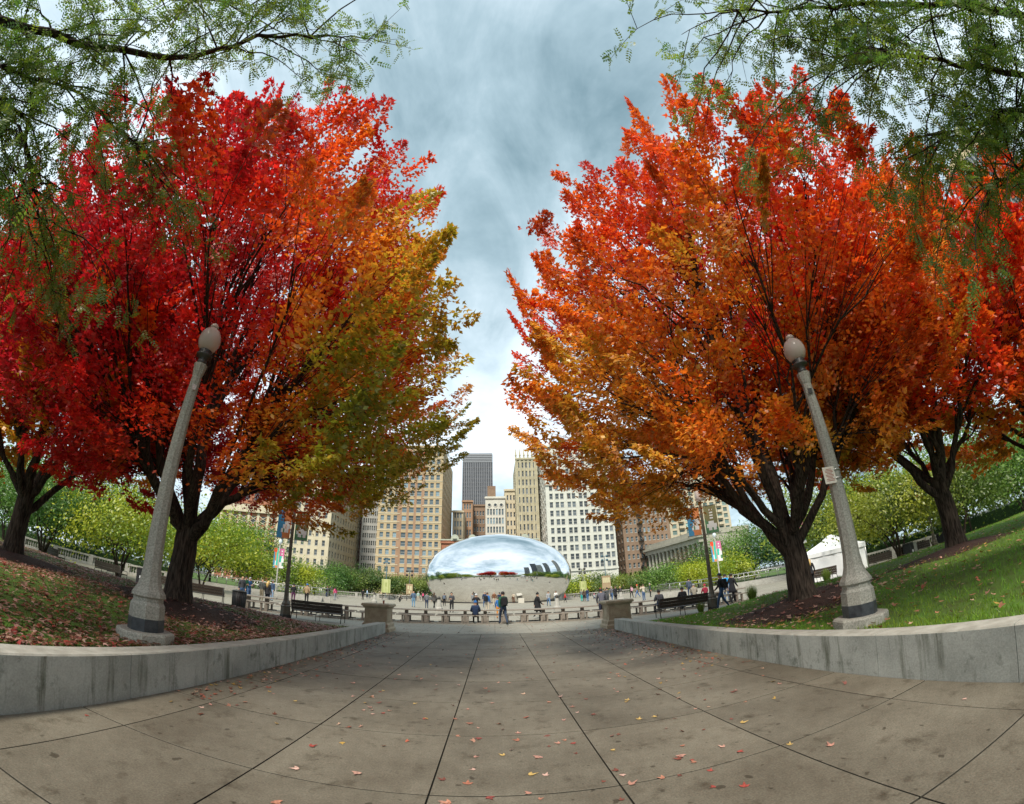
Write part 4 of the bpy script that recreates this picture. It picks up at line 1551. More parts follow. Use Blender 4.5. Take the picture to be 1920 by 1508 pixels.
# bollards, light masts, poster boards
def bollard(label, px, py):
    P = ground(px, py)
    root = thing('bollard', label, 'bollard', (P.x, P.y, 0), 0, 'stone bollards on the plaza')
    MB().lathe([(0.36, 0.0), (0.36, 0.32), (0.30, 0.36), (0.26, 0.42), (0.15, 1.05), (0.17, 1.08)], 8, smooth=False).build('shaft', stone_g, root)
    MB().lathe([(0.10, 1.08), (0.14, 1.14), (0.15, 1.22), (0.10, 1.32), (0.02, 1.36)], 12).build('ball', darkmetal, root)


bollard('small stone bollard with dark top above the left pedestal', 702, 1131)
bollard('small stone bollard with dark top in front of the left end of the dome', 823, 1147)
bollard('small stone bollard with dark top in front of the right end of the dome', 1045, 1145)
bollard('small stone bollard with dark top above the right pedestal', 1165, 1128)


def light_mast(label, px, Y, ztop, m_):
    X = at_y(px, 1090, Y).x
    root = thing('light_mast', label, 'light mast', (X, Y, 0), 0, 'masts with four floodlights')
    MB().lathe([(0.12, 0), (0.08, 0.5), (0.06, ztop)], 8).build('pole', m_, root)
    for zz_ in (ztop - 0.1, ztop - 0.85):
        MB().tube([(-0.5, 0, zz_), (0.5, 0, zz_)], 0.04, 6).build('crossbar', m_, root)
    for zz_ in (ztop - 0.1, ztop - 0.85):
        for xx in (-0.48, 0.48):
            l = MB().tube([(xx, -0.25, zz_), (xx, 0.05, zz_), (xx, 0.22, zz_)], [0.24, 0.2, 0.1], 10)
            l.build('floodlight', m_, root)


blu = mat('mast_blue', (0.05, 0.10, 0.13), 0.5)
light_mast('dark mast with four floodlights just left of the dome', 768, 80, 5.6, darkmetal)
light_mast('bluish mast with four floodlights left of the boards', 724, 84, 8.0, blu)
light_mast('dark mast with four floodlights just right of the dome', 1092, 80, 5.6, darkmetal)
light_mast('bluish mast with four floodlights behind the brown board', 1136, 80, 7.8, blu)


def poster(label, px, Y, wpx, z0, z1, bg_, marks):
    X = at_y(px, 1095, Y).x
    wd = wpx / 799 * Y / 2
    root = thing('poster_board', label, 'poster board', (X, Y, 0), 0, 'display boards along the balustrade')
    MB().bbox(-wd, wd, -0.05, 0.05, z0, z1, 0.01).build('board', bg_, root)
    for s in (-1, 1):
        MB().box(s * wd * 0.8 - 0.05, s * wd * 0.8 + 0.05, 0.052, 0.14, 0, z1 - 0.2).build('post', darkmetal, root)
    m = MB()
    r = random.Random(int(px))
    for (u0, u1, v0, v1) in marks:
        m.box(wd * u0, wd * u1, -0.058, -0.052, z0 + (z1 - z0) * v0, z0 + (z1 - z0) * v1)
    m.build('print', mat('poster_print_%d' % int(px), (0.50, 0.46, 0.28) if px > 1100 or px > 740 and px < 800 else (0.30, 0.34, 0.12), 0.7), root)


pg = mat('poster_green', (0.48, 0.50, 0.24), 0.7, col2=(0.36, 0.40, 0.16), scale=1.2)
pb = mat('poster_brown', (0.36, 0.27, 0.16), 0.7, col2=(0.28, 0.20, 0.12), scale=1.2)
poster('pale green display board left of the dome', 724, 76, 17, 1.25, 3.7, pg, [(-0.9, -0.6, 0.02, 0.98), (-0.2, 0.2, 0.45, 0.75), (0.5, 0.8, 0.02, 0.98), (-0.05, 0.05, 0.1, 0.4)])
poster('brown display board beside the left end of the dome', 768, 76, 12.5, 1.15, 3.0, pb, [(-0.6, -0.1, 0.5, 0.85), (0.1, 0.7, 0.4, 0.8), (-0.2, 0.2, 0.1, 0.35)])
poster('pale green display board right of the dome', 1093, 76, 13, 1.25, 3.1, pg, [(-0.9, -0.6, 0.02, 0.98), (-0.2, 0.2, 0.4, 0.7), (0.5, 0.8, 0.02, 0.98)])
poster('brown display board right of the dome below the bluish mast', 1137, 72, 17, 1.5, 3.7, pb, [(-0.8, -0.55, 0.45, 0.85), (-0.45, -0.1, 0.45, 0.85), (0.0, 0.35, 0.45, 0.85), (0.45, 0.8, 0.45, 0.85)])

# white event tent
def tent(label, x, y, rz):
    root = thing('event_tent', label, 'tent', (x, y, 0), rz)
    W_, D_, H_ = 2.2, 1.9, 1.95
    for sx in (-1, 1):
        for sy in (-1, 1):
            MB().tube([(sx * W_, sy * D_, 0), (sx * W_, sy * D_, H_)], 0.045, 8).build('leg', steel, root)
    roof = MB()
    n = 12
    ring = []
    per = [(-W_, -D_), (0, -D_), (W_, -D_), (W_, 0), (W_, D_), (0, D_), (-W_, D_), (-W_, 0)]
    lv = [(1.03, H_ - 0.28), (1.03, H_), (0.72, H_ + 0.26), (0.38, H_ + 0.62), (0.06, H_ + 1.05)]
    v, f = [], []
    for k, z_ in lv:
        for i, p_ in enumerate(per):
            v.append((p_[0] * k, p_[1] * k, z_ - (0.06 if (i % 2 and 0.1 < k < 1) else 0)))
    for j in range(len(lv) - 1):
        for i in range(8):
            f.append((j * 8 + i, j * 8 + (i + 1) % 8, (j + 1) * 8 + (i + 1) % 8, (j + 1) * 8 + i))
    f.append(tuple(range(len(v) - 8, len(v))))
    roof.add(v, f)
    roof.build('roof', white, root)
    def sheet(x0, y0, x1, y1):
        m = MB()
        v, f = [], []
        q = 14
        nn = Vector((-(y1 - y0), x1 - x0, 0)).normalized()
        for i in range(q + 1):
            t = i / q
            for z_ in (0.04, 0.7, 1.35, H_ - 0.1):
                o_ = 0.03 * math.sin(i * 1.9 + z_) * (1 if 0 < i < q else 0)
                v.append((x0 + (x1 - x0) * t + nn.x * o_, y0 + (y1 - y0) * t + nn.y * o_, z_))
        for i in range(q):
            for j in range(3):
                f.append((i * 4 + j, (i + 1) * 4 + j, (i + 1) * 4 + j + 1, i * 4 + j + 1))
        m.add(v, f, 0, True)
        m.build('side_wall', white, root)
    sheet(-W_, -D_, W_, -D_)
    sheet(-W_, D_, -W_, -D_)
    sheet(W_, -D_, W_, D_)


tent('white pop up event tent behind the right lamp post', 23.2, 23.8, -0.80)

# polished dome: a plain mirror finished ellipsoid standing on the plaza
dome_root = thing('mirror_dome', 'large mirror polished steel dome in the middle of the plaza', 'dome', (0.75, 72.0, 0))
mm = bpy.data.materials.new('polished_steel')
mm.use_nodes = True
_b = mm.node_tree.nodes['Principled BSDF']
_b.inputs['Base Color'].default_value = (0.86, 0.87, 0.88, 1)
_b.inputs['Metallic'].default_value = 1
_b.inputs['Roughness'].default_value = 0.025
m = MB()
prof = []
cz, sa, sb = 4.5, 10.6, 7.1
for i in range(33):
    a = -math.asin(cz / sb) + (math.pi / 2 + math.asin(cz / sb)) * i / 32
    prof.append((max(0.001, math.cos(a)), cz + sb * math.sin(a)))
v, f = [], []
n = 72
for r_, z_ in prof:
    for i in range(n):
        a = 2 * math.pi * i / n
        v.append((12.3 * r_ * math.cos(a), 7.0 * r_ * math.sin(a), z_))
for j in range(32):
    for i in range(n):
        k = (i + 1) % n
        f.append((j * n + i, j * n + k, (j + 1) * n + k, (j + 1) * n + i))
m.add(v, f, 0, True)
m.build('shell', mm, dome_root)
_ring = MB().lathe([(1.0, 0.0), (1.0, 0.03)], 72, capb=False).build('base_ring', darkmetal, dome_root)
_ring.scale = (9.75, 5.6, 1)

# ------------------------------------------------------------------ buildings
WIN = {}
frame_w = mat('window_frame_pale', (0.45, 0.44, 0.40), 0.6)
frame_d = mat('window_frame_dark', (0.06, 0.06, 0.06), 0.5)
glass_d = glass_mat('glass_dark', (0.055, 0.065, 0.07))
glass_b = glass_mat('glass_blue', (0.09, 0.13, 0.15))
glass_g = glass_mat('glass_green', (0.14, 0.22, 0.20))


def win_mesh(wd, ht, fr, gl, split):
    key = (round(wd, 2), round(ht, 2), fr.name, gl.name, split)
    if key in WIN:
        return WIN[key]
    m = MB()
    t = min(0.09, wd * 0.09)
    m.box(-wd / 2, wd / 2, 0.06, 0.08, 0, ht, 1)
    m.box(-wd / 2, -wd / 2 + t, 0, 0.058, 0, ht).box(wd / 2 - t, wd / 2, 0, 0.058, 0, ht)
    m.box(-wd / 2 + t, wd / 2 - t, 0, 0.058, 0, t).box(-wd / 2 + t, wd / 2 - t, 0, 0.058, ht - t, ht)
    if split:
        m.box(-wd / 2 + t, wd / 2 - t, 0.004, 0.05, ht * 0.5 - t / 2, ht * 0.5 + t / 2)
    m.box(-wd / 2 - 0.08, wd / 2 + 0.08, -0.34, 0.0, -0.14, -0.002, 2)
    WIN[key] = m.mesh('window', [fr, gl, frame_w])
    return WIN[key]


def building(label, x0, x1, Y, h, depth, wallm, cols, floor_h, first, win_h, fr=None, gl=None, split=True, name='office_building', side=None, rz=0.0,
             side_cols=0, z_vis=0.0, roofm=None, pier=None, band=None, cornice=True, top_skip=1):
    """Box with recessed window openings in the front (and one visible side) face. cols = list of (u0,u1) in metres from the left front corner."""
    fr = fr or frame_w
    gl = gl or glass_d
    root = thing(name, label, 'building', (x0, Y, 0), rz, 'towers along the avenue behind the plaza')
    W_ = x1 - x0
    rows = []
    z = first
    while z + win_h < h - 0.8 - floor_h * (top_skip - 1):
        rows.append((z, z + win_h))
        z += floor_h
    rec = 0.35

    def face(cols_, width, xf, rz_):
        m = MB()
        us = sorted({0.0, width, *[c for p_ in cols_ for c in p_]})
        vs_ = sorted({-0.05, h, *[c for p_ in rows for c in p_]})
        cset = {(round(a, 4)) for a, b in cols_}
        rset = {(round(a, 4)) for a, b in rows}
        for ui in range(len(us) - 1):
            for vi in range(len(vs_) - 1):
                u0, u1, v0, v1 = us[ui], us[ui + 1], vs_[vi], vs_[vi + 1]
                if round(u0, 4) in cset and round(v0, 4) in rset:
                    m.add([(u0, 0, v0), (u1, 0, v0), (u1, 0, v1), (u0, 0, v1), (u0, rec, v0), (u1, rec, v0), (u1, rec, v1), (u0, rec, v1)],
                          [(0, 1, 5, 4), (1, 2, 6, 5), (2, 3, 7, 6), (3, 0, 4, 7)])
                else:
                    mi = 0
                    if pier and any(abs(u0 - a) < 1e-3 for a in pier):
                        mi = 1
                    m.add([(u0, 0, v0), (u1, 0, v0), (u1, 0, v1), (u0, 0, v1)], [(0, 1, 2, 3)], mi)
        o = m.build('facade', [wallm, band or wallm], root, xf, rz_)
        for (a, b) in cols_:
            for (c, d_) in rows:
                if d_ < z_vis:
                    continue
                obj('window', win_mesh(b - a, d_ - c, fr, gl, split), o, ((a + b) / 2, rec - 0.08, c))
        return o
    face(cols, W_, (0, 0, 0), 0)
    # core with back and remaining sides
    m = MB()
    y0 = rec + 0.05
    m.add([(0, 0, -0.05), (0, depth, -0.05), (0, depth, h), (0, 0, h)], [(0, 3, 2, 1)] if side != 'left' else [])
    m.add([(W_, 0, -0.05), (W_, depth, -0.05), (W_, depth, h), (W_, 0, h)], [(0, 1, 2, 3)] if side != 'right' else [])
    m.add([(0, depth, -0.05), (W_, depth, -0.05), (W_, depth, h), (0, depth, h)], [(3, 2, 1, 0)])
    m.add([(0, 0, h), (W_, 0, h), (W_, depth, h), (0, depth, h)], [(0, 1, 2, 3)])
    m.build('outer_walls', wallm if not roofm else roofm, root)
    if side:
        pitch = depth / max(side_cols, 1)
        sc_ = [(pitch * (i + 0.28), pitch * (i + 0.72)) for i in range(side_cols)]
        if side == 'right':
            face(sc_, depth, (W_, 0, 0), math.pi / 2)
        else:
            face(sc_, depth, (0, depth, 0), -math.pi / 2)
    if cornice:
        MB().box(-0.4, W_ + 0.4, -0.55, -0.004, h - 1.1, h - 0.3).build('cornice', wallm, root)
    return root


def bx(px, Y):
    return at_y(px, 1075, Y).x


def bz(px, py, Y):
    return at_y(px, py, Y).z


tan = mat('tan_brick', (0.46, 0.36, 0.22), 0.85, col2=(0.39, 0.295, 0.175), scale=0.5)
tan_d = mat('brown_brick_piers', (0.32, 0.20, 0.125), 0.85, var=0.12, scale=0.5)
cream = mat('cream_terracotta', (0.56, 0.50, 0.36), 0.8, col2=(0.46, 0.40, 0.28), scale=0.4)
whitet = mat('white_terracotta', (0.60, 0.60, 0.53), 0.75, col2=(0.50, 0.50, 0.44), scale=0.4)
brownb = mat('brown_brick', (0.25, 0.17, 0.115), 0.85, col2=(0.19, 0.13, 0.088), scale=0.5)
redb = mat('red_brick', (0.36, 0.155, 0.09), 0.85, col2=(0.29, 0.12, 0.07), scale=0.6)
dkred = mat('dark_red_brick', (0.13, 0.07, 0.055), 0.85, var=0.2, scale=0.5)
greyc = mat('grey_concrete', (0.34, 0.34, 0.32), 0.8, var=0.1, scale=0.5)
goth = mat('gothic_limestone', (0.46, 0.42, 0.29), 0.85, col2=(0.34, 0.31, 0.21), scale=0.4)
slate = mat('dark_tower', (0.16, 0.165, 0.175), 0.6, var=0.1, scale=0.3)


def even(n, W_, frac, m0=0.0, m1=0.0):
    p_ = (W_ - m0 - m1) / n
    return [(m0 + p_ * (i + 0.5 - frac / 2), m0 + p_ * (i + 0.5 + frac / 2)) for i in range(n)]


# tan brick tower left of the dome
Y0 = 165
xa, xb = bx(702, Y0), bx(826, Y0)
W_ = xb - xa
u = W_ / 26.3
cols = [(1.2, 2.7), (3.9, 5.4), (6.6, 8.1), (10.0, 11.9), (12.9, 14.8), (15.8, 17.7), (18.9, 20.4), (21.2, 22.7), (23.6, 25.1)]
cols = [(a * u, b * u) for a, b in cols]
building('tan brick tower with brown central piers left of the dome', xa, xb, Y0, 62, 40, tan, cols, 3.45, 9.0, 2.05, gl=glass_b, side='right', side_cols=9, z_vis=8,
         pier=[b for a, b in cols[3:5]] + [cols[2][1], cols[5][1]], band=tan_d)
_tt = [o for o in bpy.data.objects if o.get('label') == 'tan brick tower with brown central piers left of the dome'][0]
for (sa_, sb_) in ((0, 9.2 * u), (18.2 * u, W_)):
    _me = MB().box(sa_, sb_, -0.12, -0.003, 0, 0.3).mesh('string_course', [cream])
    for q in range(15):
        obj('string_course', _me, _tt, (0, 0, 8.2 + q * 3.45))

# white terracotta tower right of the dome
xa, xb = bx(1030, Y0), bx(1160, Y0)
W_ = xb - xa
p_ = (W_ - 3.2) / 5
cols = [(1.5, 2.9)]
for i in range(5):
    c0 = 3.2 + p_ * (i + 0.5)
    cols += [(c0 - 1.75, c0 - 0.25), (c0 + 0.25, c0 + 1.75)]
building('tall white terracotta tower with paired windows right of the dome', xa, xb, Y0, 62, 45, whitet, cols, 3.55, 10.0, 2.25, side='left', side_cols=8, z_vis=8, roofm=whitet)
_tt = [o for o in bpy.data.objects if o.get('label') == 'tall white terracotta tower with paired windows right of the dome'][0]
for i in range(6):
    xx = 3.2 + p_ * i - (0.36 if i == 5 else 0)
    MB().box(xx - 0.35, xx + 0.35, -0.25, -0.003, 4, 60.5).build('pier', whitet, _tt)
for zz_ in (9.2, 44.5):
    MB().box(-0.2, W_ + 0.2, -0.5, -0.255, zz_ - 0.35, zz_ + 0.35).build('string_course', whitet, _tt)

# red brick low building with copper scrolls between the towers
xa, xb = bx(826.5, Y0), bx(1012, Y0)
W_ = xb - xa
_rb = building('low red brick building with green roof scrolls behind the dome', xa, xb, Y0 + 0.5, 22.0, 22, redb, even(8, W_, 0.72), 5.6, 1.2, 4.0, fr=frame_d, gl=glass_b, name='brick_building', z_vis=12)
copper = mat('copper_green', (0.38, 0.40, 0.32), 0.7, var=0.1, scale=2)
MB().box(-0.3, W_ + 0.3, -0.9, -0.56, 22.0, 22.5).build('parapet', copper, _rb)
for i in range(5):
    cx_ = W_ * (0.14 + 0.18 * i)
    m = MB()
    pts = [(cx_ + 1.6 * math.cos(a), 22.5 + 1.9 * math.sin(a)) for a in np.linspace(0, math.pi, 13)]
    v = [(a, -0.9, b) for a, b in pts] + [(a, -0.5, b) for a, b in pts]
    f = [tuple(range(13)), tuple(reversed(range(13, 26)))] + [(i_, 13 + i_, 14 + i_, i_ + 1) for i_ in range(12)]
    m.add(v, [tuple(reversed(q)) for q in f])
    m.lathe([(0.9, 0), (0.9, 0.12)], 14, (cx_, -0.9, 22.6), smooth=False)
    m.build('roof_scroll', copper, _rb)

# dark tower far behind
Y1 = 400
xa, xb = bx(866, Y1), bx(925, Y1)
W_ = xb - xa
hh = bz(895, 852, Y1)
dt = thing('dark_tower', 'tall dark grey office tower rising in the gap between the maples', 'building', (xa, Y1, 0), 0, 'towers along the avenue behind the plaza')
MB().box(0, W_, 0.6, 40, 0, hh - 0.01).build('core', mat('tower_glass', (0.045, 0.05, 0.058), 0.3, 0.6), dt)
m = MB()
for i in range(17):
    xx = W_ * i / 16
    m.box(xx - 0.5, xx + 0.5, -0.5, 0.59, 0, hh - 9)
m.build('mullion', slate, dt)
m = MB()
fl = int((hh - 12) / 3.9)
for q in range(fl):
    m.box(0, W_, 0.25, 0.595, q * 3.9 + 2.5, q * 3.9 + 3.9)
m.build('spandrel', mat('tower_spandrel', (0.09, 0.095, 0.10), 0.6, var=0.1), dt)
m = MB()
for q in range(5):
    m.box(-0.5, W_ + 0.5, -0.3, 0.58, hh - 8.6 + q * 1.8, hh - 7.5 + q * 1.8)
m.build('louvre_band', mat('tower_louvre', (0.26, 0.27, 0.28), 0.6), dt)
MB().box(0, W_, 0.6, 40, hh, hh + 1.2).build('roof', slate, dt)
MB().box(W_ * 0.2, W_ * 0.75, 10, 30, hh + 1.25, hh + 3.5).build('plant_room', slate, dt)

# gap buildings
def simple(label, p0, p1, ptop, Y, wallm, n, frac, fh, wh, depth=25, **k):
    xa, xb = bx(p0, Y), bx(p1, Y)
    return building(label, xa, xb, Y, bz((p0 + p1) / 2, ptop, Y), depth, wallm, even(n, xb - xa, frac, 0.6, 0.6), fh, k.pop('first', 8.0), wh, **k)


simple('narrow tan building beside the tan tower, left of the dark tower', 847, 868, 957, 200, cream, 3, 0.62, 4.2, 2.6, z_vis=20, gl=glass_b)
simple('brown stepped building below the dark tower, left part', 866, 886, 938, 215, tan_d, 3, 0.6, 4.6, 2.8, z_vis=20, gl=glass_b)
simple('dark brown building below the dark tower, right part', 885, 912, 946, 225, brownb, 4, 0.6, 4.4, 2.4, z_vis=20)
_w = simple('white narrow building with round top windows behind the dome', 911, 950, 931, 196, whitet, 6, 0.66, 4.3, 2.9, z_vis=18, gl=glass_b, top_skip=2)
hw = bz(930, 931, 196)
wW = bx(950, 196) - bx(911, 196)
for i in range(3):
    m = MB().lathe([(1.05, 0), (1.05, 0.2), (0.75, 0.25)], 20, (0, 0, 0), smooth=False)
    m.lathe([(0.72, 0.24), (0.70, 0.26)], 20, (0, 0, 0), 1, smooth=False)
    o = m.build('round_window', [whitet, glass_d], _w, (wW * (0.2 + 0.3 * i), 0.0, hw - 4.2))
    o.rotation_euler = (math.pi / 2, 0, 0)
simple('narrow cream building with arched cornice right of the white one', 949, 973, 917, 198, cream, 3, 0.5, 4.2, 2.3, z_vis=18)
MB().box(1.0, 5.0, 3, 9, hw + 0.2, hw + 6).build('roof_house', brownb, _w)
xa = bx(973, 182)
_g = simple('tall tan gothic tower with pinnacles left of the white tower', 973, 1014, 858, 182, goth, 5, 0.5, 4.1, 2.6, depth=30, z_vis=18, side='left', side_cols=6)
hg = bz(993, 858, 182)
gw = bx(1014, 182) - bx(973, 182)
for i in range(6):
    m = MB()
    xx = gw * i / 5
    m.box(xx - 0.35, xx + 0.35, -0.3, -0.003, 10, hg + 0.8)
    m.frustum([(xx - 0.5, -0.5), (xx + 0.5, -0.5), (xx + 0.5, 0.5), (xx - 0.5, 0.5)], hg + 0.81, hg + 4.5, 0.08)
    m.build('pinnacle', goth, _g)

# left side
xa, xb = bx(513, Y0), bx(612, Y0)
W_ = xb - xa
building('cream stone tower behind the left banners', xa, xb, Y0, 52, 55, cream, even(7, W_, 0.42, 0.8, 0.8), 3.9, 6.0, 2.3, side='right', side_cols=16, z_vis=5, roofm=brownb)
simple('dark red brick building in the gap right of the cream tower', 640, 681, 950, 205, dkred, 5, 0.55, 4.4, 2.5, z_vis=8)
simple('grey modern office block left of the tan tower', 672, 706, 940, 200, greyc, 7, 0.62, 3.7, 2.3, z_vis=8, side='right', side_cols=6)
xa, xb = bx(395, Y0), bx(513, Y0)
W_ = xb - xa
_c = building('red brick clubhouse with white stone tracery at the left', xa, xb + 0.0, Y0 + 0.6, 40, 30, redb, even(6, W_, 0.5, 1.0, 1.0), 5.2, 4.0, 3.4, z_vis=5, name='clubhouse')
m = MB()
for i in range(7):
    xx = 1 + (W_ - 2) * i / 6
    m.box(xx - 0.6, xx + 0.6, -0.3, -0.003, 0, 30)
for i in range(6):
    xx = 1 + (W_ - 2) * (i + 0.5) / 6
    for k in range(4):
        for s in (-1, 1):
            a, b = (xx - s * 1.9, 20 + k * 2.0), (xx + s * 1.9, 22 + k * 2.0)
            m.tube([(a[0], -0.12, a[1]), (b[0], -0.12, b[1])], 0.16, 4)
m.build('tracery', cream, _c)
MB().box(-0.5, W_ + 0.5, -1.2, -0.31, 29.5, 33).build('cornice_band', cream, _c)

# right side
xa, xb = bx(1175, 170), bx(1265, 170)
W_ = xb - xa
_f = building('brown brick building with an iron fire escape right of the white tower', xa, xb, 170, 46, 40, brownb, even(10, W_, 0.5, 0.8, 0.8), 3.7, 5.0, 2.0, gl=glass_b, side='left', side_cols=9, z_vis=8)
iron = mat('fire_escape_iron', (0.03, 0.03, 0.03), 0.6)
m = MB()
x0_, x1_ = W_ * 0.30, W_ * 0.41
for q in range(11):
    z_ = 5.0 + q * 3.7
    m.box(x0_, x1_, -1.3, -0.01, z_ - 0.1, z_)
    for s in range(7):
        xx = x0_ + (x1_ - x0_) * s / 6
        m.tube([(xx, -1.28, z_), (xx, -1.28, z_ + 1.0)], 0.05, 4)
    m.tube([(x0_, -1.28, z_ + 1.0), (x1_, -1.28, z_ + 1.0)], 0.06, 4)
    a, b = (x0_, x1_) if q % 2 else (x1_, x0_)
    m.tube([(a, -0.8, z_), (b, -0.8, z_ + 3.6)], 0.10, 4)
    m.tube([(a, -0.5, z_), (b, -0.5, z_ + 3.6)], 0.10, 4)
m.build('fire_escape', iron, _f)
_r = simple('cream apartment tower with balconies and green glass', 1266, 1385, 880, 205, cream, 9, 0.66, 3.4, 2.2, gl=glass_g, z_vis=12)
_bm = MB().box(-1.6, 1.6, -1.3, -0.004, 0, 0.4).box(-1.6, 1.6, -1.3, -1.2, 0.4, 1.3).mesh('balcony', [cream])
rw = bx(1385, 205) - bx(1266, 205)
for i in (1, 4, 7):
    for q in range(14):
        cx_ = 0.6 + (rw - 1.2) * (i + 0.5) / 9
        obj('balcony', _bm, _r, (cx_, 0, 7.6 + q * 3.4))
simple('pale tower high behind the white tower, mostly hidden by orange leaves', 1160, 1200, 860, 240, greyc, 7, 0.5, 4.0, 2.2, z_vis=30)

# columned classical building, turned towards the plaza
P0, P1 = Vector((bx(1215, 168), 168, 0)), Vector((bx(1318, 128), 128, 0))
d_ = P1 - P0
Lc = d_.length
cb = thing('columned_building', 'grey classical building with a row of columns right of the brown building', 'building', (P0.x, P0.y, 0), math.atan2(d_.y, d_.x), 'towers along the avenue behind the plaza')
gst = mat('grey_limestone', (0.40, 0.38, 0.31), 0.85, col2=(0.31, 0.295, 0.24), scale=0.5)
MB().box(0, Lc, 1.6, 22, 0, 15.4).build('wall', gst, cb)
MB().box(-0.4, Lc + 0.4, -0.4, 1.59, 0, 5.2).build('base', gst, cb)
MB().box(-0.4, Lc + 0.4, -0.2, 1.59, 13.0, 14.6).build('entablature', gst, cb)
MB().box(-1.0, Lc + 1.0, -1.0, 1.6, 14.61, 15.4).build('cornice', gst, cb)
MB().box(-0.2, Lc + 0.2, 0.2, 22, 15.41, 17.2).build('parapet', gst, cb)
nc = 13
for i in range(nc):
    xx = Lc * (i + 0.5) / nc
    MB().lathe([(0.75, 5.2), (0.75, 5.6), (0.58, 5.8), (0.50, 12.0), (0.72, 12.6), (0.78, 12.99)], 14, (xx, 0.6, 0)).build('column', gst, cb)
    if i < nc - 1:
        obj('window', win_mesh(1.5, 5.2, frame_d, glass_d, True), cb, (Lc * (i + 1) / nc, 1.50, 6.4))

# tower seen through the leaves at the upper right
d = ray(1815, 290)
az = math.atan2(d.x, d.y)
Dt = 210
tx, ty = math.sin(az) * Dt, math.cos(az) * Dt
ht = CAM_H + Dt * d.z / math.hypot(d.x, d.y) + 6
tw = thing('pale_tower', 'pale striped tower top glimpsed through leaves at the upper right', 'building', (tx, ty, 0), -az)
MB().box(-17, 17, 0.4, 34, 0, ht - 6).build('core', mat('tower_band_glass', (0.10, 0.12, 0.13), 0.25, 0.6), tw)
m = MB()
for i in range(18):
    xx = -17 + 2 * i
    m.box(xx - 0.5, xx + 0.5, 0, 0.39, 0, ht - 6)
    m.box(-17.4, -17.01, 0.4 + 1.9 * i - 0.4, 0.4 + 1.9 * i + 0.4, 0, ht - 6)
m.build('pier', greyc, tw)
MB().frustum([(-17, 0.4), (17, 0.4), (17, 34), (-17, 34)], ht - 5.99, ht + 8, 0.35).build('roof', tan, tw)
MB().lathe([(0.8, ht + 8), (0.15, ht + 55)], 8, (0, 17, 0)).build('mast', greyc, tw)
# row of towers behind and to the right of the camera, seen mirrored in the dome
for i, (ax, dist, ww, hh_, mt_) in enumerate(((112, 330, 44, 190, greyc), (124, 300, 40, 150, whitet), (134, 360, 50, 210, slate), (146, 420, 44, 160, greyc))):
    a = R_(ax)
    t_ = thing('distant_tower', ['pale grey tower mirrored rightmost in the dome', 'white tower mirrored second from right in the dome', 'dark slab tower mirrored third from right in the dome', 'grey tower mirrored fourth from right in the dome'][i], 'building',
               (math.sin(a) * dist, math.cos(a) * dist, 0), -a, 'towers mirrored in the dome')
    MB().box(-ww / 2, ww / 2, -ww / 2, ww / 2, 0, hh_).build('core', mat('mirror_tower_glass', (0.09, 0.10, 0.11), 0.3), t_)
    m = MB()
    for k in range(13):
        xx = -ww / 2 + ww * k / 12
        m.box(xx - 0.8, xx + 0.8, ww / 2 + 0.01, ww / 2 + 0.8, 0, hh_)
        m.box(xx - 0.8, xx + 0.8, -ww / 2 - 0.8, -ww / 2 - 0.01, 0, hh_)
        m.box(-ww / 2 - 0.8, -ww / 2 - 0.01, xx - 0.8, xx + 0.8, 0, hh_)
    m.build('pier', mt_, t_)

# ------------------------------------------------------------------ people
SKIN = mat('skin', (0.46, 0.27, 0.18), 0.6)
SKIN_D = mat('skin_dark', (0.16, 0.085, 0.055), 0.6)
SHOE = mat('shoe_dark', (0.03, 0.028, 0.026), 0.6)
SHOE_W = mat('shoe_white', (0.6, 0.6, 0.58), 0.6)
HAIR = {'black': mat('hair_black', (0.012, 0.010, 0.009), 0.6), 'brown': mat('hair_brown', (0.07, 0.04, 0.022), 0.6), 'blonde': mat('hair_blonde', (0.50, 0.33, 0.12), 0.6), 'grey': mat('hair_grey', (0.35, 0.34, 0.33), 0.7)}
CL = {}


def cloth(c):
    return mat('cloth_%02x%02x%02x' % tuple(int(x * 255) for x in c), c, 0.85, 0.2, var=0.18, scale=9)


POSE_CACHE = {}


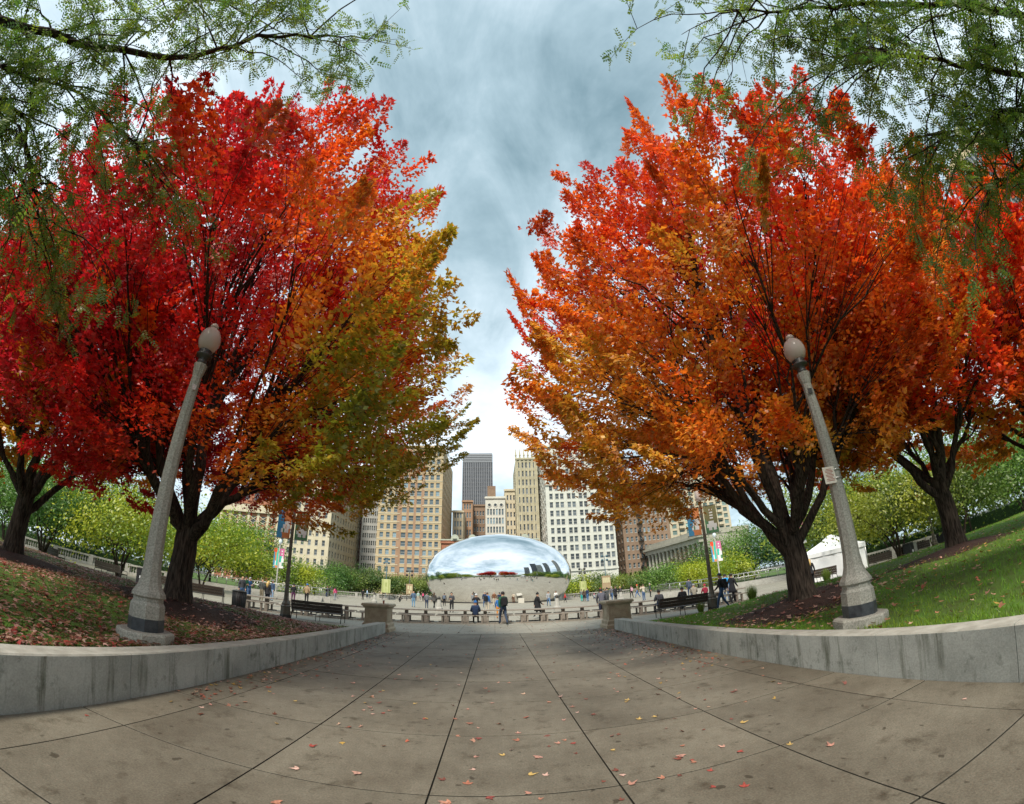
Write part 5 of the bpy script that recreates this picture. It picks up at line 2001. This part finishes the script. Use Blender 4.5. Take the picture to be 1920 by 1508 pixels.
def pose_joints(pose):
    J = {'pelvis': (0, 0, 0.95), 'spine': (0, 0.0, 1.14), 'chest': (0, 0.0, 1.34), 'neck': (0, 0.0, 1.50), 'head': (0, 0.02, 1.60), 'crown': (0, 0.01, 1.70)}
    for s, k in ((-1, 'L'), (1, 'R')):
        J['sh' + k] = (s * 0.18, 0, 1.41)
        J['el' + k] = (s * 0.25, -0.02, 1.13)
        J['wr' + k] = (s * 0.25, 0.07, 0.89)
        J['ha' + k] = (s * 0.24, 0.10, 0.80)
        J['hip' + k] = (s * 0.10, 0, 0.90)
        J['kn' + k] = (s * 0.11, 0.02, 0.49)
        J['an' + k] = (s * 0.12, -0.02, 0.08)
        J['to' + k] = (s * 0.13, 0.14, 0.045)
    def set_(**kw):
        for k, v in kw.items():
            J[k] = v
    if pose == 'walk':
        set_(knL=(-0.10, 0.20, 0.52), anL=(-0.10, 0.28, 0.10), toL=(-0.10, 0.44, 0.07), knR=(0.10, -0.08, 0.50), anR=(0.10, -0.34, 0.14), toR=(0.10, -0.22, 0.045),
             elL=(-0.25, -0.12, 1.15), wrL=(-0.24, -0.14, 0.92), haL=(-0.23, -0.13, 0.84), elR=(0.25, 0.06, 1.14), wrR=(0.22, 0.24, 0.98), haR=(0.20, 0.31, 0.94))
    elif pose == 'photo':
        set_(elL=(-0.30, 0.20, 1.24), wrL=(-0.10, 0.33, 1.46), haL=(-0.06, 0.34, 1.54), elR=(0.30, 0.20, 1.24), wrR=(0.10, 0.33, 1.46), haR=(0.06, 0.34, 1.54))
    elif pose == 'raise':
        set_(elR=(0.32, 0.18, 1.58), wrR=(0.34, 0.30, 1.80), haR=(0.34, 0.32, 1.88))
    elif pose == 'phone':
        set_(elL=(-0.26, 0.0, 1.13), wrL=(-0.10, 0.24, 1.16), haL=(-0.05, 0.29, 1.20), elR=(0.26, 0.0, 1.13), wrR=(0.10, 0.24, 1.16), haR=(0.05, 0.29, 1.20), head=(0, 0.05, 1.59), crown=(0, 0.03, 1.69))
    elif pose == 'sit':
        dz = -0.42
        for k in list(J):
            if k[:2] not in ('kn', 'an', 'to'):
                J[k] = (J[k][0], J[k][1], J[k][2] + dz)
        for s, k in ((-1, 'L'), (1, 'R')):
            set_(**{'kn' + k: (s * 0.13, 0.42, 0.50), 'an' + k: (s * 0.13, 0.40, 0.08), 'to' + k: (s * 0.13, 0.55, 0.045), 'el' + k: (s * 0.26, 0.08, 0.74), 'wr' + k: (s * 0.16, 0.30, 0.70), 'ha' + k: (s * 0.13, 0.38, 0.69)})
    elif pose == 'crouch':
        set_(pelvis=(0, -0.15, 0.36), spine=(0, -0.05, 0.54), chest=(0, 0.08, 0.72), neck=(0, 0.16, 0.86), head=(0, 0.20, 0.95), crown=(0, 0.20, 1.05))
        for s, k in ((-1, 'L'), (1, 'R')):
            set_(**{'sh' + k: (s * 0.18, 0.10, 0.78), 'el' + k: (s * 0.24, 0.28, 0.58), 'wr' + k: (s * 0.12, 0.42, 0.52), 'ha' + k: (s * 0.09, 0.48, 0.50), 'hip' + k: (s * 0.10, -0.12, 0.34),
                            'kn' + k: (s * 0.16, 0.26, 0.44), 'an' + k: (s * 0.13, -0.02, 0.08), 'to' + k: (s * 0.14, 0.14, 0.045)})
    elif pose == 'lean':
        set_(spine=(0, 0.06, 1.12), chest=(0, 0.18, 1.28), neck=(0, 0.26, 1.43), head=(0, 0.30, 1.52), crown=(0, 0.30, 1.62))
        for s, k in ((-1, 'L'), (1, 'R')):
            set_(**{'sh' + k: (s * 0.18, 0.19, 1.35), 'el' + k: (s * 0.25, 0.30, 1.08), 'wr' + k: (s * 0.22, 0.42, 0.86), 'ha' + k: (s * 0.21, 0.44, 0.79)})
    elif pose == 'pockets':
        for s, k in ((-1, 'L'), (1, 'R')):
            set_(**{'el' + k: (s * 0.29, -0.08, 1.14), 'wr' + k: (s * 0.20, 0.08, 0.98), 'ha' + k: (s * 0.17, 0.11, 0.93)})
    return J


RAD = {'pelvis': 0.150, 'spine': 0.135, 'chest': 0.155, 'neck': 0.055, 'head': 0.098, 'crown': 0.080, 'sh': 0.082, 'el': 0.056, 'wr': 0.042, 'ha': 0.040, 'hip': 0.100, 'kn': 0.070, 'an': 0.048, 'to': 0.042}


def body_mesh(pose, bulk):
    key = (pose, bulk)
    if key in POSE_CACHE:
        return POSE_CACHE[key]
    J = pose_joints(pose)
    names = list(J)
    ids = {k: i for i, k in enumerate(names)}
    E_ = [('pelvis', 'spine'), ('spine', 'chest'), ('chest', 'neck'), ('neck', 'head'), ('head', 'crown')]
    for k in 'LR':
        E_ += [('chest', 'sh' + k), ('sh' + k, 'el' + k), ('el' + k, 'wr' + k), ('wr' + k, 'ha' + k), ('pelvis', 'hip' + k), ('hip' + k, 'kn' + k), ('kn' + k, 'an' + k), ('an' + k, 'to' + k)]
    me = bpy.data.meshes.new('tmp_body')
    me.from_pydata([J[k] for k in names], [(ids[a], ids[b]) for a, b in E_], [])
    o = bpy.data.objects.new('tmp_body', me)
    C.objects.link(o)
    md = o.modifiers.new('skin', 'SKIN')
    md.use_smooth_shade = True
    for k in names:
        sv = me.skin_vertices[0].data[ids[k]]
        base = k[:-1] if k[-1] in 'LR' and k not in RAD else k
        r_ = RAD[base]
        if base in ('pelvis', 'spine', 'chest', 'sh', 'el', 'hip'):
            r_ *= bulk
        sv.radius = (r_, r_ * (0.72 if base in ('chest', 'spine') else 0.9 if base == 'pelvis' else 1))
        sv.use_root = (k == 'pelvis')
    s = o.modifiers.new('sub', 'SUBSURF')
    s.levels = s.render_levels = 1
    dg = bpy.context.evaluated_depsgraph_get()
    ev = o.evaluated_get(dg).to_mesh()
    V = np.zeros(len(ev.vertices) * 3)
    ev.vertices.foreach_get('co', V)
    V = V.reshape(-1, 3)
    F = [tuple(p.vertices) for p in ev.polygons]
    # material zone = nearest bone
    segs, zone = [], []
    for a, b in E_:
        segs.append((J[a], J[b]))
        ba, bb = a.rstrip('LR') if a not in RAD else a, b.rstrip('LR') if b not in RAD else b
        if bb in ('head', 'crown') or bb == 'ha':
            z = 0
        elif bb in ('to',):
            z = 3
        elif ba in ('hip', 'kn') or bb in ('hip',):
            z = 2
        else:
            z = 1
        zone.append(z)
    A = np.array([q[0] for q in segs]); B = np.array([q[1] for q in segs])
    mb = MB()
    cen = np.array([V[list(f)].mean(0) for f in F])
    AB = B - A
    t = np.clip(((cen[:, None] - A) * AB).sum(2) / (AB ** 2).sum(1), 0, 1)
    D = np.linalg.norm(cen[:, None] - (A + t[..., None] * AB), axis=2)
    zi = np.array(zone)[D.argmin(1)]
    mb.v = [tuple(x) for x in V]
    mb.f = F
    mb.m = [int(x) for x in zi]
    mb.sm = [True] * len(F)
    # fingers, nose, ears, eyes, mouth as part of the same figure
    for k, s_ in (('L', -1), ('R', 1)):
        w_, h_ = Vector(J['wr' + k]), Vector(J['ha' + k])
        d_ = (h_ - w_).normalized()
        sd_ = d_.cross(Vector((s_, 0.2, 0))).normalized()
        cu = d_.cross(sd_).normalized()
        for q in range(4):
            b0 = h_ + sd_ * (q - 1.5) * 0.019 + d_ * 0.01
            ln = (0.062, 0.074, 0.069, 0.052)[q]
            mb.tube([b0, b0 + d_ * ln * 0.6 + cu * 0.004, b0 + d_ * ln + cu * 0.02], [0.010, 0.009, 0.006], 5, 0)
        b0 = w_ + d_ * 0.03 + sd_ * -0.032
        mb.tube([b0, b0 + d_ * 0.03 - sd_ * 0.022, b0 + d_ * 0.06 - sd_ * 0.022], [0.012, 0.010, 0.007], 5, 0)
    hd = Vector(J['head'])
    mb.tube([hd + Vector((0, 0.085, 0.045)), hd + Vector((0, 0.118, 0.012)), hd + Vector((0, 0.09, 0.004))], [0.008, 0.015, 0.008], 6, 0)
    for s_ in (-1, 1):
        mb.tube([hd + Vector((s_ * 0.088, 0.0, 0.035)), hd + Vector((s_ * 0.104, -0.006, 0.02)), hd + Vector((s_ * 0.088, 0.0, -0.015))], [0.010, 0.014, 0.008], 5, 0)
        mb.lathe([(0.002, -0.009), (0.010, 0), (0.002, 0.009)], 6, hd + Vector((s_ * 0.034, 0.086, 0.040)), 3)
    mb.tube([hd + Vector((-0.024, 0.086, -0.030)), hd + Vector((0.0, 0.093, -0.032)), hd + Vector((0.024, 0.086, -0.030))], [0.004, 0.006, 0.004], 5, 4)
    out_ = mb.mesh('body', [SKIN, SHOE, SHOE, SHOE, mat('lips', (0.36, 0.13, 0.10), 0.6)])
    o.evaluated_get(dg).to_mesh_clear()
    bpy.data.objects.remove(o)
    bpy.data.meshes.remove(me)
    POSE_CACHE[key] = (out_, J)
    return POSE_CACHE[key]


HAIR_MESH = {}


def hair_mesh(style):
    if style in HAIR_MESH:
        return HAIR_MESH[style]
    m = MB()
    v, f = [], []
    n, k = 14, 7
    for j in range(k):
        t = j / (k - 1)
        for i in range(n):
            a = 2 * math.pi * i / n          # a = pi/2 is the face
            front = max(0, math.sin(a))
            low = {'short': 100 - 55 * front, 'long': 108 - 60 * front, 'beanie': 88 - 22 * front, 'cap': 86 - 18 * front}[style]
            ph = math.radians(2 + (low - 2) * t)
            r_ = 0.113 if style in ('short', 'long') else 0.120
            v.append((r_ * 0.92 * math.sin(ph) * math.cos(a), r_ * math.sin(ph) * math.sin(a) - 0.008, 0.052 + r_ * 1.06 * math.cos(ph)))
    for j in range(k - 1):
        for i in range(n):
            q = (i + 1) % n
            f.append((j * n + i, (j + 1) * n + i, (j + 1) * n + q, j * n + q))
    m.add(v, f, 0, True)
    if style == 'long':
        m.tube([(0, -0.06, 0.06), (0, -0.10, -0.06), (0, -0.115, -0.20), (0, -0.11, -0.32)], [0.09, 0.105, 0.09, 0.04], 8)
    if style == 'cap':
        m.add([(-0.07, 0.10, 0.085), (0.07, 0.10, 0.085), (0.055, 0.20, 0.065), (-0.055, 0.20, 0.065), (-0.07, 0.10, 0.077), (0.07, 0.10, 0.077), (0.055, 0.20, 0.057), (-0.055, 0.20, 0.057)],
              [(0, 1, 2, 3), (7, 6, 5, 4), (3, 2, 6, 7), (0, 3, 7, 4), (1, 5, 6, 2)])
    if style == 'beanie':
        m.lathe([(0.02, 0), (0.03, 0.02), (0.02, 0.04), (0.004, 0.05)], 8, (0, -0.008, 0.165))
    HAIR_MESH[style] = m.mesh('hair', [HAIR['black']])
    return HAIR_MESH[style]


COAT = {}


def coat_mesh(pose, length):
    key = (pose, length)
    if key not in COAT:
        m = MB()
        z0 = 0.93
        prof = [(0.135, z0 + 0.22), (0.17, z0), (0.20, z0 - length * 0.5), (0.225, z0 - length), (0.215, z0 - length)]
        v, f = [], []
        n = 16
        for r_, z_ in prof:
            for i in range(n):
                a = 2 * math.pi * i / n
                w_ = 1 + 0.05 * math.sin(5 * a) * (z0 - z_)
                v.append((r_ * math.cos(a) * 1.05 * w_, r_ * math.sin(a) * (0.92 if pose != 'walk' else 1.15) * w_, z_))
        for j in range(len(prof) - 1):
            for i in range(n):
                q = (i + 1) % n
                f.append((j * n + q, j * n + i, (j + 1) * n + i, (j + 1) * n + q))
        m.add(v, f, 0, True)
        COAT[key] = m.mesh('coat_skirt', [SHOE])
    return COAT[key]


def slot(o, i, m_):
    o.material_slots[i].link = 'OBJECT'
    o.material_slots[i].material = m_


BLK, DGR, GRY, NVY, BLU, JEAN, TAN_, BRN_, GRN_, WHT_, RED_, PNK, OLV_, CRM, ORG = (0.02, 0.02, 0.022), (0.06, 0.062, 0.068), (0.20, 0.21, 0.22), (0.02, 0.035, 0.075), (0.03, 0.12, 0.32), (0.06, 0.11, 0.21), (0.30, 0.21, 0.12), (0.14, 0.06, 0.03), (0.02, 0.09, 0.05), (0.60, 0.60, 0.58), (0.52, 0.03, 0.03), (0.65, 0.10, 0.22), (0.10, 0.10, 0.05), (0.48, 0.42, 0.33), (0.62, 0.24, 0.03)


def person(label, px, py, face, pose='stand', top=BLK, legs=JEAN, hair=('short', 'black'), h=1.74, coat=0.0, bulk=1.08, hat=None, shoes=None, pack=None, skin=None, xyz=None, z=0.0):
    """face: heading in degrees, 0 = away from the camera (+Y), 180 = towards it."""
    P = ground(px, py) if xyz is None else Vector(xyz)
    root = thing('person', label, 'person', (P.x, P.y, z), -R_(face), 'visitors on the plaza')
    k = h / 1.785
    root.scale = (k, k, k)
    me, J = body_mesh(pose, bulk)
    b = obj('body', me, root)
    for i, m_ in ((0, skin or SKIN), (1, cloth(top)), (2, cloth(legs)), (3, shoes or SHOE)):
        slot(b, i, m_)
    hd = Vector(J['head'])
    if hat:
        o = obj('hat', hair_mesh(hat[0]), root, hd)
        slot(o, 0, cloth(hat[1]))
    if hair:
        o = obj('hair', hair_mesh(hair[0]), root, hd)
        slot(o, 0, HAIR[hair[1]])
        if hat:
            o.scale = (0.97, 0.97, 0.94)
    if coat:
        o = obj('coat', coat_mesh(pose, coat), root)
        slot(o, 0, cloth(top))
    if pack:
        c = Vector(J['chest'])
        root2 = thing('backpack', pack[0], 'backpack', (P.x, P.y, z), -R_(face), 'backpacks worn by visitors')
        root2.scale = (k, k, k)
        m = MB()
        m.frustum([(-0.14, -0.30 + c.y), (0.14, -0.30 + c.y), (0.16, -0.135 + c.y), (-0.16, -0.135 + c.y)], c.z - 0.33, c.z + 0.06, 1.0)
        m.frustum([(-0.14, -0.30 + c.y), (0.14, -0.30 + c.y), (0.16, -0.135 + c.y), (-0.16, -0.135 + c.y)], c.z + 0.0601, c.z + 0.13, 0.7)
        m.build('bag', cloth(pack[1]), root2)
        MB().box(-0.10, 0.10, c.y - 0.345, c.y - 0.302, c.z - 0.28, c.z - 0.06).build('pocket', cloth(pack[1]), root2)
        m = MB()
        for s_ in (-1, 1):
            m.tube([(s_ * 0.10, c.y - 0.14, c.z + 0.08), (s_ * 0.11, c.y - 0.02, c.z + 0.15), (s_ * 0.11, c.y + 0.13, c.z + 0.02), (s_ * 0.12, c.y + 0.03, c.z - 0.20), (s_ * 0.13, c.y - 0.14, c.z - 0.26)], 0.016, 5)
        m.build('strap', cloth(pack[1]), root2)
    return root


# the walker in the middle and people round the tables
person('man in dark green jacket and jeans walking across the end of the path', 944, 1172, -18, 'walk', GRN_, (0.04, 0.06, 0.10), ('short', 'black'), 1.80, pack=('black backpack on the walking man in green', BLK))
person('person in long black coat walking right behind the tables', 1009, 1160, 75, 'walk', BLK, BLK, ('short', 'black'), 1.68, coat=0.42, hat=('beanie', BLK), shoes=SHOE_W)
person('person in black coat and white patterned hat holding up a camera', 893, 1156, 0, 'photo', BLK, BLK, None, 1.66, coat=0.35, hat=('beanie', (0.45, 0.47, 0.47)))
person('child in orange trousers behind the walking man', 935, 1160, 20, 'stand', BLU, ORG, ('short', 'black'), 1.45)
person('person in hooded navy jacket seated at the tables', 0, 0, 0, 'sit', NVY, BLK, None, 1.70, xyz=(-1.05, 23.80, 0), hat=('beanie', BLU), bulk=1.2)
person('man in blue jacket standing behind the seated person in navy', 914, 1150, 35, 'stand', BLU, CRM, ('short', 'brown'), 1.76, pack=('black backpack on the man in blue by the tables', BLK))
person('tall man in navy top facing the dome behind the tables', 909, 1139, 160, 'stand', NVY, JEAN, ('short', 'grey'), 1.84)
person('bald man in brown jacket and cream trousers facing the dome', 927, 1137, 0, 'pockets', BRN_, CRM, None, 1.80, bulk=1.18)
person('person in navy coat behind the walking man, facing the dome', 937, 1138, 0, 'photo', NVY, BLK, ('short', 'black'), 1.74)
person('man looking at a phone behind the tables left of the dome centre', 847, 1149, 200, 'phone', DGR, BLK, ('short', 'black'), 1.76)
person('person in beige standing by the low box right of centre', 963, 1131, 180, 'phone', CRM, BRN_, ('short', 'black'), 1.68)
person('small child in red jacket in front of the dome', 875, 1131, 180, 'stand', RED_, BLU, ('short', 'black'), 1.25)
person('person in dark clothes beside the child in red', 881, 1131, 150, 'stand', DGR, BLK, ('short', 'black'), 1.66)
person('person in pale top beside the dark dressed pair at the dome', 886, 1132, 200, 'stand', GRY, GRY, ('short', 'brown'), 1.60)
# left of the dome
person('bald man in blue hooded jacket and light jeans seen from behind', 775, 1139, 5, 'pockets', (0.07, 0.11, 0.17), (0.14, 0.26, 0.38), None, 1.82, bulk=1.2)
person('person in black crouching on the plaza beside a bag', 749, 1129, 60, 'crouch', BLK, BLK, ('long', 'brown'), 1.70)
person('person in pale green jacket left of the dome', 784, 1128, -20, 'stand', (0.30, 0.42, 0.38), CRM, ('short', 'grey'), 1.74)
person('woman in dark coat carrying a pink backpack left of the dome', 793, 1128, -10, 'walk', DGR, BLK, ('short', 'black'), 1.66, pack=('pink backpack worn left of the dome', PNK))
person('person in grey jacket and dark trousers seen from behind left of the dome', 800, 1141, 10, 'stand', (0.13, 0.14, 0.15), NVY, ('short', 'black'), 1.66, bulk=1.2)
person('woman in dark coat with long brown hair left of the dome', 814, 1141, 20, 'walk', (0.07, 0.065, 0.06), BLK, ('long', 'brown'), 1.70, coat=0.15)
person('person in black standing at the left foot of the dome', 819, 1129, 30, 'stand', BLK, BLK, ('long', 'black'), 1.70)
person('person in grey jacket with small rucksack at the left foot of the dome', 833, 1137, 0, 'stand', DGR, BLK, ('short', 'black'), 1.62, pack=('blue grey rucksack at the left foot of the dome', (0.12, 0.15, 0.20)))
person('person in black on the plaza far left of the pale green board', 680, 1125, 20, 'stand', BLK, BLK, ('short', 'black'), 1.70)
person('person in light blue shirt left of the pale green board', 688, 1122, 60, 'stand', (0.35, 0.48, 0.66), NVY, ('short', 'brown'), 1.70)
person('woman in bright pink top standing near the left balustrade', 628, 1126, -60, 'stand', PNK, (0.26, 0.28, 0.31), ('long', 'black'), 1.72)
person('man in black jacket holding a phone near the left balustrade', 613, 1127, -60, 'phone', BLK, NVY, ('short', 'brown'), 1.78, bulk=1.15)
person('person in grey coat behind the man with a phone at left', 618, 1118, 40, 'raise', (0.10, 0.11, 0.12), BLK, ('short', 'blonde'), 1.72)
person('person in dark and tan jacket with blue knit hat behind the left bench', 574, 1133, 0, 'pockets', TAN_, BLK, None, 1.78, hat=('beanie', BLU), bulk=1.2)
person('man in grey jacket half hidden by the left bronze lamp', 534, 1131, 60, 'pockets', GRY, BLK, ('short', 'black'), 1.78)
person('person in dark jacket just right of the left bronze lamp shaft', 549, 1131, -30, 'stand', BLK, (0.10, 0.03, 0.08), ('short', 'black'), 1.66)
person('man in green jacket and jeans with arms folded at far left', 457, 1129, 110, 'phone', (0.02, 0.10, 0.05), JEAN, ('short', 'black'), 1.80, bulk=1.15)
person('bald man in dark vest beside the man in green', 451, 1129, 120, 'stand', DGR, JEAN, None, 1.80)
person('man in blue denim jacket facing right beside the man in green', 465, 1128, 100, 'phone', (0.035, 0.09, 0.20), JEAN, ('short', 'grey'), 1.76, shoes=SHOE_W)
person('bald man in dark jacket and khaki trousers seen from behind', 489, 1130, 15, 'pockets', (0.06, 0.065, 0.06), (0.20, 0.17, 0.12), None, 1.78)
person('woman with long blonde hair in black coat and boots', 500, 1136, 5, 'stand', BLK, (0.02, 0.025, 0.05), ('long', 'blonde'), 1.68, coat=0.12)
person('man in flat cap and open dark jacket facing the blonde woman', 509, 1127, 200, 'stand', (0.05, 0.08, 0.14), (0.22, 0.32, 0.46), None, 1.78, hat=('cap', GRY))
# right of the dome
person('woman in grey top and jeans at the right foot of the dome', 1029, 1137, 175, 'walk', (0.28, 0.29, 0.30), (0.10, 0.18, 0.30), ('long', 'black'), 1.70)
person('woman in white jacket at the right end of the dome', 1043, 1133, 170, 'phone', WHT_, (0.20, 0.28, 0.36), ('long', 'black'), 1.70)
person('small child in red hooded coat right of the dome', 1060, 1130, 80, 'walk', RED_, BLK, None, 1.20, hat=('beanie', RED_))
person('person in grey with teal trousers right of the dome', 1091, 1128, 60, 'stand', (0.15, 0.16, 0.15), (0.03, 0.36, 0.32), ('short', 'black'), 1.68)
person('woman with tan bag between the two people right of the dome', 1096, 1128, 40, 'stand', (0.10, 0.07, 0.05), BLK, ('long', 'brown'), 1.66)
person('man in navy jacket and blue jeans right of the dome', 1102, 1128, 60, 'phone', NVY, (0.06, 0.14, 0.28), ('short', 'brown'), 1.80)
person('small child in pink hood sitting low near the right balustrade', 1115, 1124, 0, 'crouch', GRY, NVY, None, 1.35, hat=('beanie', PNK))
person('person in black jacket with red cap left of the brown board', 1127, 1127, 30, 'stand', BLK, BLK, None, 1.68, hat=('cap', RED_))
person('man in dark jacket leaning on the table left of the right pedestal', 1130, 1159, 10, 'lean', (0.09, 0.09, 0.11), (0.03, 0.035, 0.06), ('short', 'black'), 1.78, bulk=1.2)
person('person in dark grey jacket behind the right pedestal', 1140, 1136, -30, 'photo', (0.07, 0.075, 0.08), DGR, ('short', 'black'), 1.72, bulk=1.15)
person('man in grey jacket striding right behind the right pedestal', 1148, 1128, 40, 'walk', (0.11, 0.11, 0.12), JEAN, ('short', 'grey'), 1.78)
person('man in black coat reaching forward behind the right pedestal', 1155, 1130, 60, 'phone', BLK, BLK, ('short', 'brown'), 1.80, coat=0.2)
person('blonde woman in black raising one arm behind the bollard', 1164, 1126, 60, 'raise', BLK, GRY, ('short', 'blonde'), 1.70)
person('woman in black with pink rucksack near the right balustrade', 1185, 1122, 0, 'walk', BLK, BLK, ('short', 'brown'), 1.66, pack=('pale pink rucksack near the right balustrade', (0.55, 0.32, 0.38)))
person('person in tan jacket and red hat striding near the right balustrade', 1196, 1121, -70, 'walk', (0.24, 0.18, 0.09), (0.07, 0.14, 0.30), None, 1.72, hat=('beanie', (0.75, 0.10, 0.04)))
person('woman in cream sweater lifting her hands to her face at right', 1208, 1127, -20, 'photo', CRM, JEAN, ('short', 'brown'), 1.70)
person('person in dark green jacket right of the woman in cream', 1220, 1120, 120, 'stand', (0.04, 0.06, 0.055), BLK, ('short', 'grey'), 1.76)
for lab, X, c in (('person in dark puffer jacket seated at the right hand tables', 9.05, (0.08, 0.08, 0.09)), ('person in black jacket seated rightmost at the right hand tables', 10.35, BLK)):
    person(lab, 0, 0, 0, 'sit', c, NVY, ('short', 'black'), 1.74, xyz=(X, 22.85 - (X - 9) * 0.22, 0), bulk=1.25)
person('man in navy cap and black jacket walking left past the right bronze lamp', 1356, 1142, -75, 'walk', BLK, (0.035, 0.07, 0.14), ('short', 'black'), 1.80, hat=('cap', NVY), pack=('black backpack on the man in navy cap', BLK))
person('woman in black padded coat striding right behind the man in cap', 1376, 1131, 70, 'walk', (0.03, 0.03, 0.035), BLK, ('short', 'black'), 1.70, coat=0.30)
person('person in bright blue vest beyond the woman in padded coat', 1364, 1127, 20, 'stand', (0.02, 0.28, 0.60), JEAN, ('short', 'black'), 1.72)
person('person in navy coat standing behind the right bench', 1294, 1119, 30, 'stand', (0.06, 0.075, 0.11), NVY, ('short', 'black'), 1.74)
person('person in grey jacket and flat cap seated behind the right bench', 1303, 1128, 20, 'sit', (0.24, 0.22, 0.18), DGR, None, 1.72, hat=('cap', GRY), bulk=1.2)
person('person in dark red hood low behind the right bench', 1324, 1128, 0, 'sit', (0.22, 0.02, 0.04), BLK, None, 1.60, hat=('beanie', (0.30, 0.02, 0.05)))
person('blonde woman in black coat standing left of the white tent', 0, 0, 40, 'stand', BLK, BLK, ('long', 'blonde'), 1.70, xyz=(18.6, 21.3, 0), coat=0.15)
person('person in navy jacket partly hidden by the orange maple trunk', 0, 0, 60, 'stand', NVY, BLK, ('short', 'black'), 1.72, xyz=(17.9, 21.9, 0))

# small things on the plaza
m = MB().bbox(-0.45, 0.45, -0.3, 0.3, 0.0, 0.75, 0.02)
P = ground(978, 1131)
o = m.build('utility_box', mat('box_cream', (0.50, 0.47, 0.40), 0.7, var=0.1, scale=4), None, (P.x, 65.6, 0))
tag(o, 'low cream utility box in front of the dome', 'box')
m = MB().lathe([(0.035, 0), (0.045, 0.13), (0.047, 0.14)], 12)
m.lathe([(0.048, 0.141), (0.044, 0.155)], 12, (0, 0, 0), 1)
o = m.build('paper_cup', [mat('cup_red', (0.45, 0.16, 0.12), 0.6), white], None, (-4.62, 17.8, 1.162))
tag(o, 'red paper cup left on top of the left pedestal', 'cup')
for i, (px, py, lab) in enumerate(((592, 1120, 'grey pigeon on the plaza right of the person in the blue hat'), (633, 1123, 'grey pigeon on the plaza beside the woman in pink'))):
    P = ground(px, py)
    r_ = thing('pigeon', lab, 'pigeon', (P.x, P.y, 0), 1.0 + i, 'pigeons on the plaza')
    pm = mat('pigeon_grey', (0.10, 0.10, 0.12), 0.7)
    b_ = MB()
    b_.tube([(0, -0.17, 0.11), (0, -0.10, 0.125), (0, -0.02, 0.13), (0, 0.06, 0.15), (0, 0.10, 0.20), (0, 0.12, 0.245), (0, 0.145, 0.25), (0, 0.18, 0.24)], [0.015, 0.04, 0.062, 0.055, 0.034, 0.03, 0.022, 0.004], 10)
    for s_ in (-1, 1):
        b_.tube([(s_ * 0.02, 0.0, 0.10), (s_ * 0.025, -0.01, 0.05), (s_ * 0.025, 0.0, 0.005), (s_ * 0.025, 0.04, 0.003)], [0.012, 0.006, 0.006, 0.004], 5)
    b_.build('body', pm, r_)

# ornamental grass clumps at the lawn edge
for i, (x, y, lab) in enumerate(((12.9, 19.5, 'arching clump of ornamental grass right of the right bronze lamp'), (9.6, 19.0, 'short yellow green plant at the foot of the right bronze lamp'), (18.9, 20.3, 'tall grass clump left of the bench by the tent'))):
    r = np.random.default_rng(300 + i)
    n = 420
    a = r.uniform(0, 6.28, n)
    sp = r.uniform(0.15, 0.75, n)
    A = np.stack([np.cos(a) * sp, np.sin(a) * sp, np.ones(n)], 1)
    P = np.stack([x + np.cos(a) * 0.12 * r.random(n), y + np.sin(a) * 0.12 * r.random(n), np.full(n, 0.05)], 1)
    root = thing('grass_clump', lab, 'plant', (x, y, 0), 0, 'ornamental grasses at the lawn edge')
    o = cards('blades', P - np.array([x, y, 0]), A, np.stack([np.cos(a), np.sin(a), -sp], 1), r.uniform(0.4, 0.95, n) * (0.55 if i == 1 else 1), np.array([[0.16, 0.22, 0.04]]) * r.uniform(0.6, 1.5, (n, 1)), leaf_mat('grass_blade'),
              [(0, 0.012, 0), (0, -0.012, 0), (0.6, 0.010, -0.05), (0.6, -0.010, -0.05), (1, 0, -0.28)], [(0, 1, 3), (0, 3, 2), (2, 3, 4)], root)
    o['kind'] = 'stuff'
